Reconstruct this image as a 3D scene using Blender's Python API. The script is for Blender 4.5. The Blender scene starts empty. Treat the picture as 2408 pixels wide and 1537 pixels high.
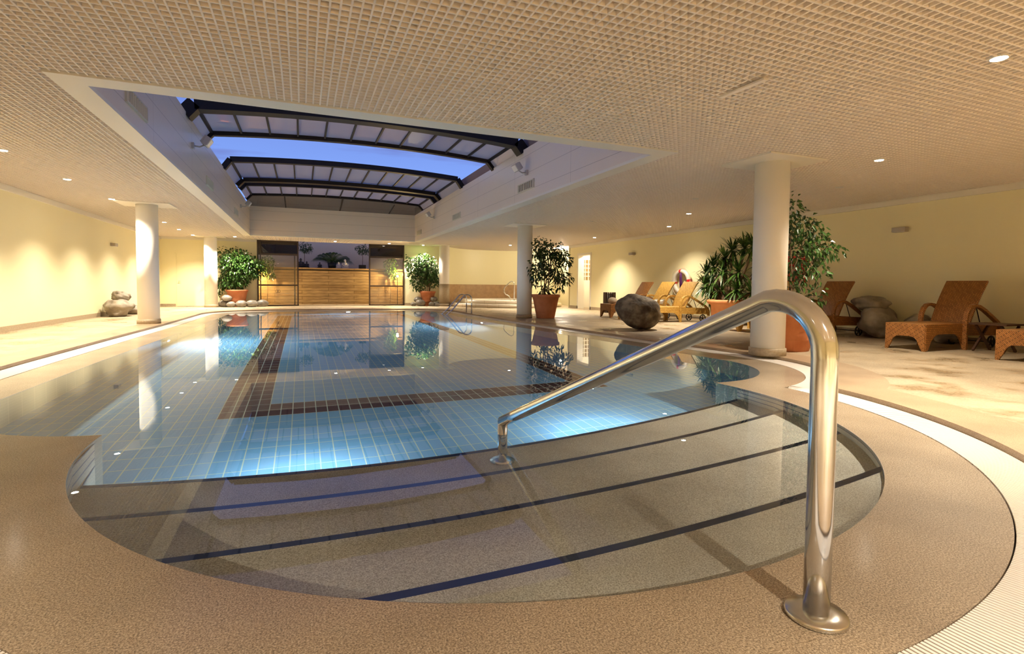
import bpy, math, random
import numpy as np
from mathutils import Vector, Matrix

C = bpy.context.scene.collection
SC = bpy.context.scene

# ------------------------------------------------------------------ camera
YAW, PITCH, ROLL = 0.38100026, -0.04141864, 0.00962049
F_PX, CY_PX = 1232.807, 721.963
fw = Vector((math.sin(YAW)*math.cos(PITCH), math.cos(YAW)*math.cos(PITCH), math.sin(PITCH)))
rt = Vector((math.cos(YAW), -math.sin(YAW), 0))
up = rt.cross(fw)
cr, sr = math.cos(ROLL), math.sin(ROLL)
r2, u2 = cr*rt + sr*up, -sr*rt + cr*up
cd = bpy.data.cameras.new('camera')
cam = bpy.data.objects.new('camera', cd)
C.objects.link(cam)
m = Matrix((r2, u2, -fw)).transposed().to_4x4()
m.translation = Vector((0, 0, 1.0))
cam.matrix_world = m
cd.sensor_width = 36.0
cd.lens = 36.0*F_PX/2408
cd.shift_y = -(1537/2-CY_PX)/2408
cd.clip_start = 0.02
SC.camera = cam

# ------------------------------------------------------------------ world (dusk sky)
w = bpy.data.worlds.new('dusk_sky'); SC.world = w; w.use_nodes = True
nt = w.node_tree; N = nt.nodes; Lk = nt.links
for n in list(N): N.remove(n)
out = N.new('ShaderNodeOutputWorld'); bg = N.new('ShaderNodeBackground')
tc = N.new('ShaderNodeTexCoord'); sep = N.new('ShaderNodeSeparateXYZ')
ramp = N.new('ShaderNodeValToRGB')
ramp.color_ramp.elements[0].position = 0.12; ramp.color_ramp.elements[0].color = (0.20, 0.35, 0.82, 1)
ramp.color_ramp.elements[1].position = 0.42; ramp.color_ramp.elements[1].color = (0.085, 0.11, 0.38, 1)
mp = N.new('ShaderNodeMapping'); mp.inputs['Scale'].default_value = (2.2, 2.2, 22)
nz = N.new('ShaderNodeTexNoise'); nz.inputs['Scale'].default_value = 1.3; nz.inputs['Detail'].default_value = 5
cr2 = N.new('ShaderNodeValToRGB'); cr2.color_ramp.elements[0].position = .52; cr2.color_ramp.elements[1].position = .72
mix = N.new('ShaderNodeMixRGB'); mix.inputs['Color2'].default_value = (0.11, 0.11, 0.30, 1)
e3_ = ramp.color_ramp.elements.new(.80); e3_.color = (0.045, 0.055, 0.19, 1)
Lk.new(tc.outputs['Generated'], sep.inputs[0]); Lk.new(sep.outputs['Z'], ramp.inputs['Fac'])
Lk.new(tc.outputs['Generated'], mp.inputs[0]); Lk.new(mp.outputs[0], nz.inputs['Vector'])
Lk.new(nz.outputs['Fac'], cr2.inputs['Fac']); Lk.new(cr2.outputs['Color'], mix.inputs['Fac'])
Lk.new(ramp.outputs['Color'], mix.inputs['Color1']); Lk.new(mix.outputs[0], bg.inputs['Color'])
bg.inputs['Strength'].default_value = 0.90
Lk.new(bg.outputs[0], out.inputs[0])

# ------------------------------------------------------------------ exposure and light settings
SC.view_settings.view_transform = 'Standard'
SC.view_settings.look = 'None'
SC.view_settings.gamma = 1.0
SC.view_settings.use_curve_mapping = False
SC.view_settings.exposure = 0.6
cy = SC.cycles
cy.use_denoising = True
cy.use_adaptive_sampling = True; cy.adaptive_threshold = .015
cy.max_bounces = 10; cy.diffuse_bounces = 5; cy.glossy_bounces = 5; cy.transmission_bounces = 8; cy.transparent_max_bounces = 12
cy.sample_clamp_indirect = 5.0
cy.caustics_reflective = False
cy.caustics_refractive = True
SPOT = 640.0                # power of one ceiling downlight
UWP = 75.0                  # power of one underwater lamp
WARM = (1.0, 0.86, 0.665)

# ------------------------------------------------------------------ shared dimensions (water level is z = 0)
H = 2.776       # ceiling
D = 0.045       # deck
XL, XR, YB, YF = -5.12, 11.0, 24.1, -6.0
random.seed(4)
rng = np.random.default_rng(7)

# ================================================================== materials
def mat(name, col, rough=.6, metal=0.0, coat=0.0, spec=0.5, bump=None, noise=None, emis=None, coat_rough=0.03):
    m = bpy.data.materials.new(name); m.use_nodes = True
    nt = m.node_tree; b = nt.nodes['Principled BSDF']
    b.inputs['Base Color'].default_value = (*col, 1)
    b.inputs['Roughness'].default_value = rough
    b.inputs['Metallic'].default_value = metal
    b.inputs['Coat Weight'].default_value = coat
    b.inputs['Coat Roughness'].default_value = coat_rough
    b.inputs['Coat IOR'].default_value = 1.33
    b.inputs['Specular IOR Level'].default_value = spec
    if emis:
        b.inputs['Emission Color'].default_value = (*emis[0], 1); b.inputs['Emission Strength'].default_value = emis[1]
    tc = nt.nodes.new('ShaderNodeTexCoord')
    if noise:   # list of (scale, detail, [(pos,color),...])
        sc, det, stops = noise[:3]
        n = nt.nodes.new('ShaderNodeTexNoise'); n.inputs['Scale'].default_value = sc; n.inputs['Detail'].default_value = det
        src = tc.outputs['Object']
        if len(noise) > 3:
            mp = nt.nodes.new('ShaderNodeMapping'); mp.inputs['Scale'].default_value = noise[3]; nt.links.new(src, mp.inputs[0]); src = mp.outputs[0]
        nt.links.new(src, n.inputs['Vector'])
        r = nt.nodes.new('ShaderNodeValToRGB')
        while len(r.color_ramp.elements) < len(stops): r.color_ramp.elements.new(.5)
        for e, (p, c) in zip(r.color_ramp.elements, stops): e.position = p; e.color = (*c, 1)
        nt.links.new(n.outputs['Fac'], r.inputs['Fac']); nt.links.new(r.outputs['Color'], b.inputs['Base Color'])
    if bump:
        n = nt.nodes.new('ShaderNodeTexNoise'); n.inputs['Scale'].default_value = bump[0]; n.inputs['Detail'].default_value = 4
        nt.links.new(tc.outputs['Object'], n.inputs['Vector'])
        bp = nt.nodes.new('ShaderNodeBump'); bp.inputs['Strength'].default_value = bump[1]; bp.inputs['Distance'].default_value = bump[2] if len(bump) > 2 else .01
        nt.links.new(n.outputs['Fac'], bp.inputs['Height']); nt.links.new(bp.outputs[0], b.inputs['Normal'])
    return m

def mnode(nt, op, a, b=None):
    n = nt.nodes.new('ShaderNodeMath'); n.operation = op
    for i, v in enumerate((a, b)):
        if v is None: continue
        if isinstance(v, (int, float)): n.inputs[i].default_value = v
        else: nt.links.new(v, n.inputs[i])
    return n.outputs[0]

M = {}
M['wall'] = mat('yellow_plaster', (.84, .78, .51), .42, bump=(60, .05), spec=.35)
M['wall_white'] = mat('white_plaster', (.80, .76, .66), .6)
M['column'] = mat('white_column_paint', (.88, .85, .79), .5, spec=.3)
M['trimwhite'] = mat('white_trim', (.78, .74, .64), .5)
M['grid'] = mat('ceiling_grid_cream', (.84, .76, .66), .6)
M['gridback'] = mat('ceiling_backing', (.62, .53, .44), .8)  # backing darkened in colour to deepen the shade inside the grid cells
M['stonebase'] = mat('beige_stone_skirting', (.50, .41, .28), .5, noise=(30, 4, [(.3, (.33, .26, .17)), (.7, (.43, .35, .24))]))
M['wainscot'] = mat('brown_stone_wainscot', (.42, .26, .13), .45, noise=(6, 4, [(.3, (.34, .21, .11)), (.7, (.46, .30, .16))]))
M['steel'] = mat('polished_steel', (.74, .76, .80), .12, metal=1.0, noise=(8, 3, [(.3, (.68, .71, .77)), (.7, (.78, .81, .87))]))
M['steel_brush'] = mat('brushed_steel', (.66, .64, .60), .25, metal=1.0)
M['darkframe'] = mat('dark_bronze_frame', (.012, .008, .006), .5, spec=.2)
M['doorframe'] = mat('dark_brown_door_frame', (.045, .026, .014), .4)
M['terracotta'] = mat('terracotta', (.50, .17, .07), .75, noise=(5, 4, [(.3, (.44, .14, .055)), (.7, (.56, .21, .09))]))
M['terracotta_orange'] = mat('orange_terracotta', (.62, .24, .08), .7, noise=(5, 4, [(.3, (.55, .20, .07)), (.7, (.68, .30, .12))]))
M['leaf'] = mat('ficus_leaf', (.045, .13, .018), .30, noise=(7, 2, [(.35, (.016, .050, .008)), (.65, (.050, .120, .018))]))
M['leaf_dark'] = mat('dark_ficus_leaf', (.020, .050, .010), .4, noise=(7, 2, [(.35, (.013, .034, .007)), (.65, (.035, .075, .012))]))
M['leaf_yucca'] = mat('yucca_leaf', (.05, .12, .02), .4, noise=(6, 2, [(.35, (.020, .060, .012)), (.68, (.10, .20, .03))]))
M['bark'] = mat('bark', (.16, .10, .055), .85, bump=(40, .3))
M['soil'] = mat('soil', (.03, .02, .012), .95)
M['rock'] = mat('river_boulder', (.20, .17, .13), .7, noise=(3.2, 8, [(.32, (.15, .12, .09)), (.5, (.27, .23, .175)), (.7, (.42, .37, .29))]), bump=(7, .55, .03))
M['rock_dark'] = mat('dark_boulder', (.10, .07, .045), .8, noise=(5, 10, [(.36, (.05, .035, .022)), (.5, (.12, .09, .06)), (.64, (.25, .20, .14))]), bump=(9, .8, .03))
M['rock_grey'] = mat('grey_pebble_stone', (.34, .32, .27), .35, noise=(4, 6, [(.3, (.11, .10, .085)), (.7, (.30, .27, .23))]))
M['floodbox'] = mat('grey_floodlight', (.42, .38, .33), .4)
M['vent'] = mat('pale_vent', (.62, .57, .42), .5)
M['ventdark'] = mat('vent_dark', (.22, .18, .10), .7)
M['black'] = mat('black_rubber', (.012, .010, .009), .5)
M['red'] = mat('red_paint', (.60, .02, .02), .4)
M['purple'] = mat('purple_rope', (.10, .015, .13), .8)
M['ringwhite'] = mat('white_ring', (.62, .56, .48), .4)
M['towel'] = mat('white_towel', (.85, .82, .76), .95, bump=(80, .3))
M['cushion'] = mat('beige_cushion', (.55, .47, .36), .9)
M['binwood'] = mat('dark_slat_wood', (.055, .028, .014), .6)
M['tablewood'] = mat('dark_teak', (.075, .032, .014), .5)
M['whitepaint'] = mat('white_door_paint', (.80, .77, .68), .5)
M['statue_dark'] = mat('dark_stone_statue', (.010, .010, .014), .5)
M['statue_white'] = mat('pale_stone_statue', (.50, .48, .50), .7)
M['bulb'] = mat('lamp_glow', (1, 1, 1), .5, emis=((1, .90, .72), 40))
M['lampring'] = mat('lamp_ring', (.75, .72, .66), .3)
M['white_court'] = mat('courtyard_render', (.62, .55, .45), .9)
M['roofbrown'] = mat('roof_brown', (.20, .13, .10), .8)
M['grate'] = mat('white_grating', (.84, .80, .76), .35)
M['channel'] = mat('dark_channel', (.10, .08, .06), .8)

def stone_mat(name, dark, mid, light, coat, scale=260, wet=None, rough=.55, coat_rough=.02):
    m = bpy.data.materials.new(name); m.use_nodes = True
    nt = m.node_tree; b = nt.nodes['Principled BSDF']; L = nt.links
    tc = nt.nodes.new('ShaderNodeTexCoord')
    n1 = nt.nodes.new('ShaderNodeTexNoise'); n1.inputs['Scale'].default_value = scale; n1.inputs['Detail'].default_value = 5; n1.inputs['Roughness'].default_value = .8
    L.new(tc.outputs['Object'], n1.inputs['Vector'])
    r = nt.nodes.new('ShaderNodeValToRGB'); r.color_ramp.elements.new(.5)
    for e, (p, c) in zip(r.color_ramp.elements, ((.39, dark), (.50, mid), (.61, light))): e.position = p; e.color = (*c, 1)
    L.new(n1.outputs['Fac'], r.inputs['Fac'])
    n2 = nt.nodes.new('ShaderNodeTexNoise'); n2.inputs['Scale'].default_value = 1.6; n2.inputs['Detail'].default_value = 5
    L.new(tc.outputs['Object'], n2.inputs['Vector'])
    r2 = nt.nodes.new('ShaderNodeValToRGB')
    r2.color_ramp.elements[0].position = .3; r2.color_ramp.elements[0].color = (.78, .76, .74, 1)
    r2.color_ramp.elements[1].position = .7; r2.color_ramp.elements[1].color = (1.1, 1.1, 1.1, 1)
    L.new(n2.outputs['Fac'], r2.inputs['Fac'])
    mx = nt.nodes.new('ShaderNodeMixRGB'); mx.blend_type = 'MULTIPLY'; mx.inputs['Fac'].default_value = 1
    L.new(r.outputs[0], mx.inputs[1]); L.new(r2.outputs[0], mx.inputs[2])
    col = mx.outputs[0]
    if wet:    # damp blotches of stone: browner and glossier
        n3 = nt.nodes.new('ShaderNodeTexNoise'); n3.inputs['Scale'].default_value = wet[0]; n3.inputs['Detail'].default_value = 6; n3.inputs['Roughness'].default_value = .65
        L.new(tc.outputs['Object'], n3.inputs['Vector'])
        r3 = nt.nodes.new('ShaderNodeValToRGB'); r3.color_ramp.elements[0].position = wet[1]; r3.color_ramp.elements[1].position = wet[1]+.14
        L.new(n3.outputs['Fac'], r3.inputs['Fac'])
        m2 = nt.nodes.new('ShaderNodeMixRGB'); m2.blend_type = 'MULTIPLY'; L.new(r3.outputs[0], m2.inputs['Fac'])
        L.new(col, m2.inputs[1]); m2.inputs[2].default_value = (.88, .82, .73, 1); col = m2.outputs[0]
        rr = nt.nodes.new('ShaderNodeMapRange'); rr.inputs['To Min'].default_value = rough; rr.inputs['To Max'].default_value = .22
        L.new(r3.outputs[0], rr.inputs['Value']); L.new(rr.outputs[0], b.inputs['Roughness'])
    else: b.inputs['Roughness'].default_value = rough
    L.new(col, b.inputs['Base Color'])
    b.inputs['Coat Weight'].default_value = coat; b.inputs['Coat Roughness'].default_value = coat_rough; b.inputs['Coat IOR'].default_value = 1.33
    return m
M['deck'] = stone_mat('deck_stone', (.33, .26, .17), (.40, .32, .215), (.46, .375, .26), 0, 60, wet=(1.7, .50))
M['granite'] = stone_mat('granite', (.12, .088, .058), (.32, .25, .17), (.56, .465, .345), .6, 170, coat_rough=.15)
M['granite_edge'] = stone_mat('granite_edge', (.24, .16, .09), (.40, .29, .18), (.54, .42, .29), .25, 220, rough=.5)
M['granite_tread'] = stone_mat('granite_tread', (.34, .32, .26), (.64, .62, .53), (.90, .90, .82), 0, 170)

def tile_mat(name, base, grout, sx, sy, ox, oy, axes='XY', band=False, g=.0045, rough=.3):
    m = bpy.data.materials.new(name); m.use_nodes = True
    nt = m.node_tree; b = nt.nodes['Principled BSDF']; L = nt.links
    if axes == 'UV':
        tc = nt.nodes.new('ShaderNodeUVMap'); vec = tc.outputs[0]
    else:
        tc = nt.nodes.new('ShaderNodeTexCoord'); vec = tc.outputs['Object']
    s = nt.nodes.new('ShaderNodeSeparateXYZ'); L.new(vec, s.inputs[0])
    X = s.outputs[0]; Y = s.outputs[2] if axes == 'XZ' else s.outputs[1]
    if axes == 'YZ': X, Y = s.outputs[1], s.outputs[2]
    def line(v, sp, o):
        a = mnode(nt, 'ADD', v, 1000*sp-o); a = mnode(nt, 'MODULO', a, sp)
        lo = mnode(nt, 'LESS_THAN', a, g); hi = mnode(nt, 'GREATER_THAN', a, sp-g)
        return mnode(nt, 'MAXIMUM', lo, hi)
    gl = mnode(nt, 'MAXIMUM', line(X, sx, ox), line(Y, sy, oy))
    mx = nt.nodes.new('ShaderNodeMixRGB'); L.new(gl, mx.inputs[0]); mx.inputs[1].default_value = (*base, 1); mx.inputs[2].default_value = (*grout, 1)
    if band:
        def inr(v, a, c): return mnode(nt, 'MULTIPLY', mnode(nt, 'GREATER_THAN', v, a), mnode(nt, 'LESS_THAN', v, c))
        x0, x1, x2, x3 = ox, ox+4*sx, ox+36*sx, ox+39*sx
        y0, y1, y2, y3 = oy, oy+2*sy, oy+60*sy, oy+62*sy
        inside = mnode(nt, 'MULTIPLY', inr(X, x0, x3), inr(Y, y0, y3))
        hole = mnode(nt, 'MULTIPLY', inr(X, x1, x2), inr(Y, y1, y2))
        bb = mnode(nt, 'SUBTRACT', inside, hole)
        m0 = nt.nodes.new('ShaderNodeMixRGB'); L.new(bb, m0.inputs[0]); m0.inputs[1].default_value = (*base, 1); m0.inputs[2].default_value = (.10, .042, .045, 1)
        L.new(m0.outputs[0], mx.inputs[1])
    L.new(mx.outputs[0], b.inputs['Base Color']); b.inputs['Roughness'].default_value = rough
    return m
M['pooltile'] = tile_mat('pool_floor_tile', (.23, .52, .80), (.66, .80, .68), .1085, .2155, -.745, 5.49, band=True)
M['poolwall'] = tile_mat('pool_wall_tile', (.30, .33, .30), (.55, .55, .48), .24, .12, 0, 0, axes='UV', g=.003)
M['nosing'] = mat('dark_blue_nosing', (.05, .08, .19), .3)
M['shaftpanel'] = tile_mat('white_wall_panel', (.76, .66, .54), (.46, .38, .30), 2.6, .36, 0.4, 2.98, axes='YZ', g=.004, rough=.35)
M['shaftpanel_x'] = tile_mat('white_wall_panel_across', (.76, .66, .54), (.46, .38, .30), 30, .36, 10, 2.98, axes='XZ', g=.004, rough=.35)
M['platform'] = tile_mat('pale_platform_tile', (.62, .54, .42), (.36, .28, .18), .4, .155, 0, 0.045, axes='XZ', g=.004)

def plank_mat():
    m = bpy.data.materials.new('weathered_planks'); m.use_nodes = True
    nt = m.node_tree; b = nt.nodes['Principled BSDF']; L = nt.links
    tc = nt.nodes.new('ShaderNodeTexCoord'); mp = nt.nodes.new('ShaderNodeMapping'); L.new(tc.outputs['Object'], mp.inputs[0])
    mp.inputs['Rotation'].default_value = (math.pi/2, 0, 0)
    br = nt.nodes.new('ShaderNodeTexBrick'); L.new(mp.outputs[0], br.inputs['Vector'])
    br.inputs['Color1'].default_value = (.30, .20, .09, 1); br.inputs['Color2'].default_value = (.42, .30, .15, 1); br.inputs['Mortar'].default_value = (.10, .055, .02, 1)
    br.inputs['Scale'].default_value = 1; br.inputs['Brick Width'].default_value = 2.3; br.inputs['Row Height'].default_value = .135; br.inputs['Mortar Size'].default_value = .007
    n = nt.nodes.new('ShaderNodeTexNoise'); mp2 = nt.nodes.new('ShaderNodeMapping'); mp2.inputs['Scale'].default_value = (1.2, 1, 14); L.new(tc.outputs['Object'], mp2.inputs[0]); L.new(mp2.outputs[0], n.inputs['Vector'])
    n.inputs['Scale'].default_value = 2; n.inputs['Detail'].default_value = 6
    r = nt.nodes.new('ShaderNodeValToRGB'); r.color_ramp.elements[0].position = .3; r.color_ramp.elements[0].color = (.55, .5, .45, 1); r.color_ramp.elements[1].position = .7; r.color_ramp.elements[1].color = (1.15, 1.1, 1.05, 1)
    L.new(n.outputs['Fac'], r.inputs[0]); mx = nt.nodes.new('ShaderNodeMixRGB'); mx.blend_type = 'MULTIPLY'; mx.inputs[0].default_value = 1
    L.new(br.outputs['Color'], mx.inputs[1]); L.new(r.outputs[0], mx.inputs[2]); L.new(mx.outputs[0], b.inputs['Base Color']); b.inputs['Roughness'].default_value = .8
    return m
M['planks'] = plank_mat()

def wicker(name, a, bcol, chevron=False):
    m = bpy.data.materials.new(name); m.use_nodes = True
    nt = m.node_tree; b = nt.nodes['Principled BSDF']; L = nt.links
    tc = nt.nodes.new('ShaderNodeTexCoord'); mp = nt.nodes.new('ShaderNodeMapping'); L.new(tc.outputs['Object'], mp.inputs[0])
    mp.inputs['Rotation'].default_value = (0, 0, .5) if chevron else (0, 0, 0)
    br = nt.nodes.new('ShaderNodeTexBrick'); L.new(mp.outputs[0], br.inputs['Vector'])
    if not chevron:
        # weave read along a slanted axis so that top, side and back all show rows of cane
        mp.inputs['Rotation'].default_value = (math.radians(40), math.radians(25), 0)
    br.inputs['Color1'].default_value = (*a, 1); br.inputs['Color2'].default_value = (*bcol, 1); br.inputs['Mortar'].default_value = tuple(v*.35 for v in a)+(1,)
    br.inputs['Scale'].default_value = 1; br.inputs['Brick Width'].default_value = .045; br.inputs['Row Height'].default_value = .018; br.inputs['Mortar Size'].default_value = .0022
    L.new(br.outputs['Color'], b.inputs['Base Color']); b.inputs['Roughness'].default_value = .45
    bp = nt.nodes.new('ShaderNodeBump'); bp.inputs['Strength'].default_value = .4; bp.inputs['Distance'].default_value = .004; bp.invert = True
    L.new(br.outputs['Fac'], bp.inputs['Height']); L.new(bp.outputs[0], b.inputs['Normal'])
    return m
M['wicker'] = wicker('honey_wicker', (.50, .27, .05), (.66, .40, .09))
M['wicker_brown'] = wicker('brown_wicker', (.29, .115, .026), (.42, .18, .045))

def glass_mat(name, tint=(1, 1, 1), fac=.10, extra=0.0, haze=None):
    m = bpy.data.materials.new(name); m.use_nodes = True
    nt = m.node_tree; L = nt.links
    nt.nodes.remove(nt.nodes['Principled BSDF'])
    o = nt.nodes['Material Output']; t = nt.nodes.new('ShaderNodeBsdfTransparent'); g = nt.nodes.new('ShaderNodeBsdfGlossy')
    t.inputs[0].default_value = (*tint, 1); g.inputs['Roughness'].default_value = .01
    fr = nt.nodes.new('ShaderNodeFresnel'); fr.inputs['IOR'].default_value = 1.5
    ad = mnode(nt, 'ADD', fr.outputs[0], extra)
    mx = nt.nodes.new('ShaderNodeMixShader'); L.new(ad, mx.inputs[0]); L.new(t.outputs[0], mx.inputs[1]); L.new(g.outputs[0], mx.inputs[2])
    last = mx
    if haze:
        d = nt.nodes.new('ShaderNodeBsdfDiffuse'); d.inputs[0].default_value = (*haze[0], 1)
        tr = nt.nodes.new('ShaderNodeBsdfTranslucent'); tr.inputs[0].default_value = (*haze[0], 1)
        m1 = nt.nodes.new('ShaderNodeMixShader'); m1.inputs[0].default_value = haze[2]; L.new(d.outputs[0], m1.inputs[1]); L.new(tr.outputs[0], m1.inputs[2])
        m2 = nt.nodes.new('ShaderNodeMixShader'); m2.inputs[0].default_value = haze[1]; L.new(mx.outputs[0], m2.inputs[1]); L.new(m1.outputs[0], m2.inputs[2]); last = m2
    L.new(last.outputs[0], o.inputs[0])
    return m
M['glass'] = glass_mat('door_glass', (.90, .86, .78), extra=.02, haze=((.45, .42, .35), .10, .0))
M['darkglass'] = glass_mat('dark_door_glass', (.16, .12, .10), extra=.02)
M['brownglass'] = glass_mat('brown_tinted_glass', (.22, .17, .13), extra=.02, haze=((.075, .055, .04), .7, .3))
M['poly'] = glass_mat('frosted_polycarbonate', (.7, .7, .8), extra=.05, haze=((.60, .56, .60), .82, .38))

def water_mat():
    m = bpy.data.materials.new('pool_water'); m.use_nodes = True
    nt = m.node_tree; L = nt.links
    nt.nodes.remove(nt.nodes['Principled BSDF'])
    o = nt.nodes['Material Output']; g = nt.nodes.new('ShaderNodeBsdfGlass'); g.inputs['IOR'].default_value = 1.333; g.inputs['Roughness'].default_value = 0
    g.inputs['Color'].default_value = (.97, .99, 1, 1)
    tc = nt.nodes.new('ShaderNodeTexCoord'); n = nt.nodes.new('ShaderNodeTexNoise'); n.inputs['Scale'].default_value = 1.4; n.inputs['Detail'].default_value = 2
    L.new(tc.outputs['Object'], n.inputs['Vector'])
    bp = nt.nodes.new('ShaderNodeBump'); bp.inputs['Strength'].default_value = .03; bp.inputs['Distance'].default_value = .01
    L.new(n.outputs['Fac'], bp.inputs['Height']); L.new(bp.outputs[0], g.inputs['Normal'])
    L.new(g.outputs[0], o.inputs[0])
    return m
M['water'] = water_mat()

# ================================================================== mesh helpers
class MB:
    def __init__(s): s.v = []; s.f = []; s.sm = []; s.uv = []
    def add(s, vs, fs, smooth=False):
        o = len(s.v); s.v += [tuple(map(float, p)) for p in vs]
        for f in fs: s.f.append(tuple(i+o for i in f)); s.sm.append(smooth)
        return s
    def box(s, c, d, rz=0.0, rot=None):
        x, y, z = (a/2 for a in d); R = rot or Matrix.Rotation(rz, 3, 'Z'); c = Vector(c)
        vs = [c+R@Vector((sx*x, sy*y, sz*z)) for sx in (-1, 1) for sy in (-1, 1) for sz in (-1, 1)]
        return s.add(vs, [(0, 1, 3, 2), (4, 6, 7, 5), (0, 4, 5, 1), (2, 3, 7, 6), (0, 2, 6, 4), (1, 5, 7, 3)])
    def bx(s, x0, x1, y0, y1, z0, z1): return s.box(((x0+x1)/2, (y0+y1)/2, (z0+z1)/2), (x1-x0, y1-y0, z1-z0))
    def beam(s, a, b, wd, ht, upv=(0, 0, 1)):
        a, b = Vector(a), Vector(b); d = b-a; L = d.length; d.normalize(); u = Vector(upv); sd = d.cross(u)
        if sd.length < 1e-4: sd = d.cross(Vector((0, 1, 0)))
        sd.normalize(); u = sd.cross(d); R = Matrix((d, sd, u)).transposed()
        return s.box((a+b)/2, (L, wd, ht), rot=R)
    def tube(s, pts, r, n=12, caps=True, smooth=True):
        P = [Vector(p) for p in pts]; rs = r if isinstance(r, (list, tuple)) else [r]*len(P)
        t = (P[1]-P[0]).normalized(); a = t.orthogonal().normalized(); vs = []
        for i, p in enumerate(P):
            if i == 0: tt = P[1]-P[0]
            elif i == len(P)-1: tt = P[-1]-P[-2]
            else: tt = (P[i+1]-p).normalized()+(p-P[i-1]).normalized()
            tt.normalize(); a = (a-tt*a.dot(tt)).normalized(); b = tt.cross(a)
            vs += [p+rs[i]*(a*math.cos(k*math.tau/n)+b*math.sin(k*math.tau/n)) for k in range(n)]
        fs = [(i*n+k, i*n+(k+1) % n, (i+1)*n+(k+1) % n, (i+1)*n+k) for i in range(len(P)-1) for k in range(n)]
        s.add(vs, fs, smooth)
        if caps:
            o = len(s.v)-len(vs); s.f.append(tuple(o+k for k in reversed(range(n)))); s.sm.append(False)
            s.f.append(tuple(o+(len(P)-1)*n+k for k in range(n))); s.sm.append(False)
        return s
    def lathe(s, prof, c=(0, 0, 0), n=40, smooth=True, ax=1.0, ay=1.0):
        cx, cy_, cz = c; vs = []
        for r, z in prof: vs += [(cx+ax*r*math.cos(k*math.tau/n), cy_+ay*r*math.sin(k*math.tau/n), cz+z) for k in range(n)]
        fs = [(i*n+k, i*n+(k+1) % n, (i+1)*n+(k+1) % n, (i+1)*n+k) for i in range(len(prof)-1) for k in range(n)]
        s.add(vs, fs, smooth)
        o = len(s.v)-len(vs)
        if prof[0][0] > 1e-4: s.f.append(tuple(o+k for k in reversed(range(n)))); s.sm.append(False)
        if prof[-1][0] > 1e-4: s.f.append(tuple(o+(len(prof)-1)*n+k for k in range(n))); s.sm.append(False)
        return s
    def build(s, name, material, parent=None, loc=None, bevel=0, auto=None):
        me = bpy.data.meshes.new(name); me.from_pydata(s.v, [], s.f)
        if not s.uv: pass
        else:
            ul = me.uv_layers.new(name='UVMap')
            for l in me.loops: ul.data[l.index].uv = s.uv[l.vertex_index]
        me.polygons.foreach_set('use_smooth', s.sm)
        me.materials.append(M[material] if isinstance(material, str) else material); me.update()
        o = bpy.data.objects.new(name, me); C.objects.link(o)
        if parent: o.parent = parent
        if loc: o.location = loc
        if bevel:
            b = o.modifiers.new('bevel', 'BEVEL'); b.width = bevel; b.segments = 2; b.limit_method = 'ANGLE'
        return o

def tag(o, label=None, cat=None, group=None, kind=None):
    if label: o['label'] = label
    if cat: o['category'] = cat
    if group: o['group'] = group
    if kind: o['kind'] = kind
    return o
def thing(name, label, cat, loc=(0, 0, 0), rz=0.0, group=None, kind=None):
    o = bpy.data.objects.new(name, None); C.objects.link(o); o.location = loc; o.rotation_euler = (0, 0, rz)
    o.empty_display_size = .1
    return tag(o, label, cat, group, kind)
def copy_tree(root, loc, rz=0.0, label=None, cat=None, group=None, scale=None):
    def cp(o, par):
        c = o.copy(); C.objects.link(c)
        if par: c.parent = par
        for ch in list(o.children): cp(ch, c)
        return c
    r = cp(root, None); r.location = loc; r.rotation_euler = (0, 0, rz)
    if label: r['label'] = label
    if group: r['group'] = group
    if scale: r.scale = (scale,)*3
    return r

# ================================================================== pool outline
CX, CYc, RB = 1.41, 4.0, 2.63        # entry bay circle
def corner(cx, cy_, r, a0, a1, n=60): return [(cx+r*math.cos(math.radians(a0+(a1-a0)*i/n)), cy_+r*math.sin(math.radians(a0+(a1-a0)*i/n))) for i in range(n+1)]
def main_outline():
    pts = corner(-1.06, 5.42, 1.30, 270, 180)
    pts += [(-2.36, 8), (-2.29, 11), (-2.20, 14), (-2.17, 18)]
    pts += corner(-.77, 18.65, 1.40, 180, 90, 30)
    pts += corner(3.10, 18.65, 1.38, 90, 2, 30)
    pts += [(4.62, 14.2), (4.93, 10.3), (5.22, 7.4)]
    pts += corner(4.15, 5.53, 1.25, 5, -90)
    return pts                             # clockwise from the near left end to the near right end
def densify(p, step=.03):
    o = []
    for a, b in zip(p, p[1:]+p[:1]):
        n = max(1, int(math.dist(a, b)/step))
        o += [(a[0]+(b[0]-a[0])*i/n, a[1]+(b[1]-a[1])*i/n) for i in range(n)]
    return np.array(o)
MAIN = densify(main_outline())
tg = np.roll(MAIN, -3, 0)-np.roll(MAIN, 3, 0); tg /= np.linalg.norm(tg, axis=1)[:, None]
NRM = np.stack([-tg[:, 1], tg[:, 0]], 1)   # outward for a clockwise outline
O = np.array([1.45, 4.85])
def polar_main(d, th):
    P = MAIN+NRM*d-O; a = np.arctan2(P[:, 1], P[:, 0]); r = np.hypot(P[:, 0], P[:, 1]); i = np.argsort(a)
    return np.interp(th, a[i], r[i], period=2*np.pi)
def polar_circ(d, th):
    R = RB+d; dx, dy = O[0]-CX, O[1]-CYc; b = dx*np.cos(th)+dy*np.sin(th); return -b+np.sqrt(b*b-(dx*dx+dy*dy-R*R))
def outline_r(d, th): return np.maximum(polar_main(d, th), polar_circ(d, th))
_a = np.arctan2(*(MAIN-O).T[::-1]); TH = np.unique(np.round(np.concatenate([_a, np.linspace(-np.pi, np.pi, 1400, endpoint=False)]), 5)); TH = TH[(TH > -np.pi+1e-6)]
def outline(d):
    r = outline_r(d, TH); return np.stack([O[0]+r*np.cos(TH), O[1]+r*np.sin(TH)], 1)
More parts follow.
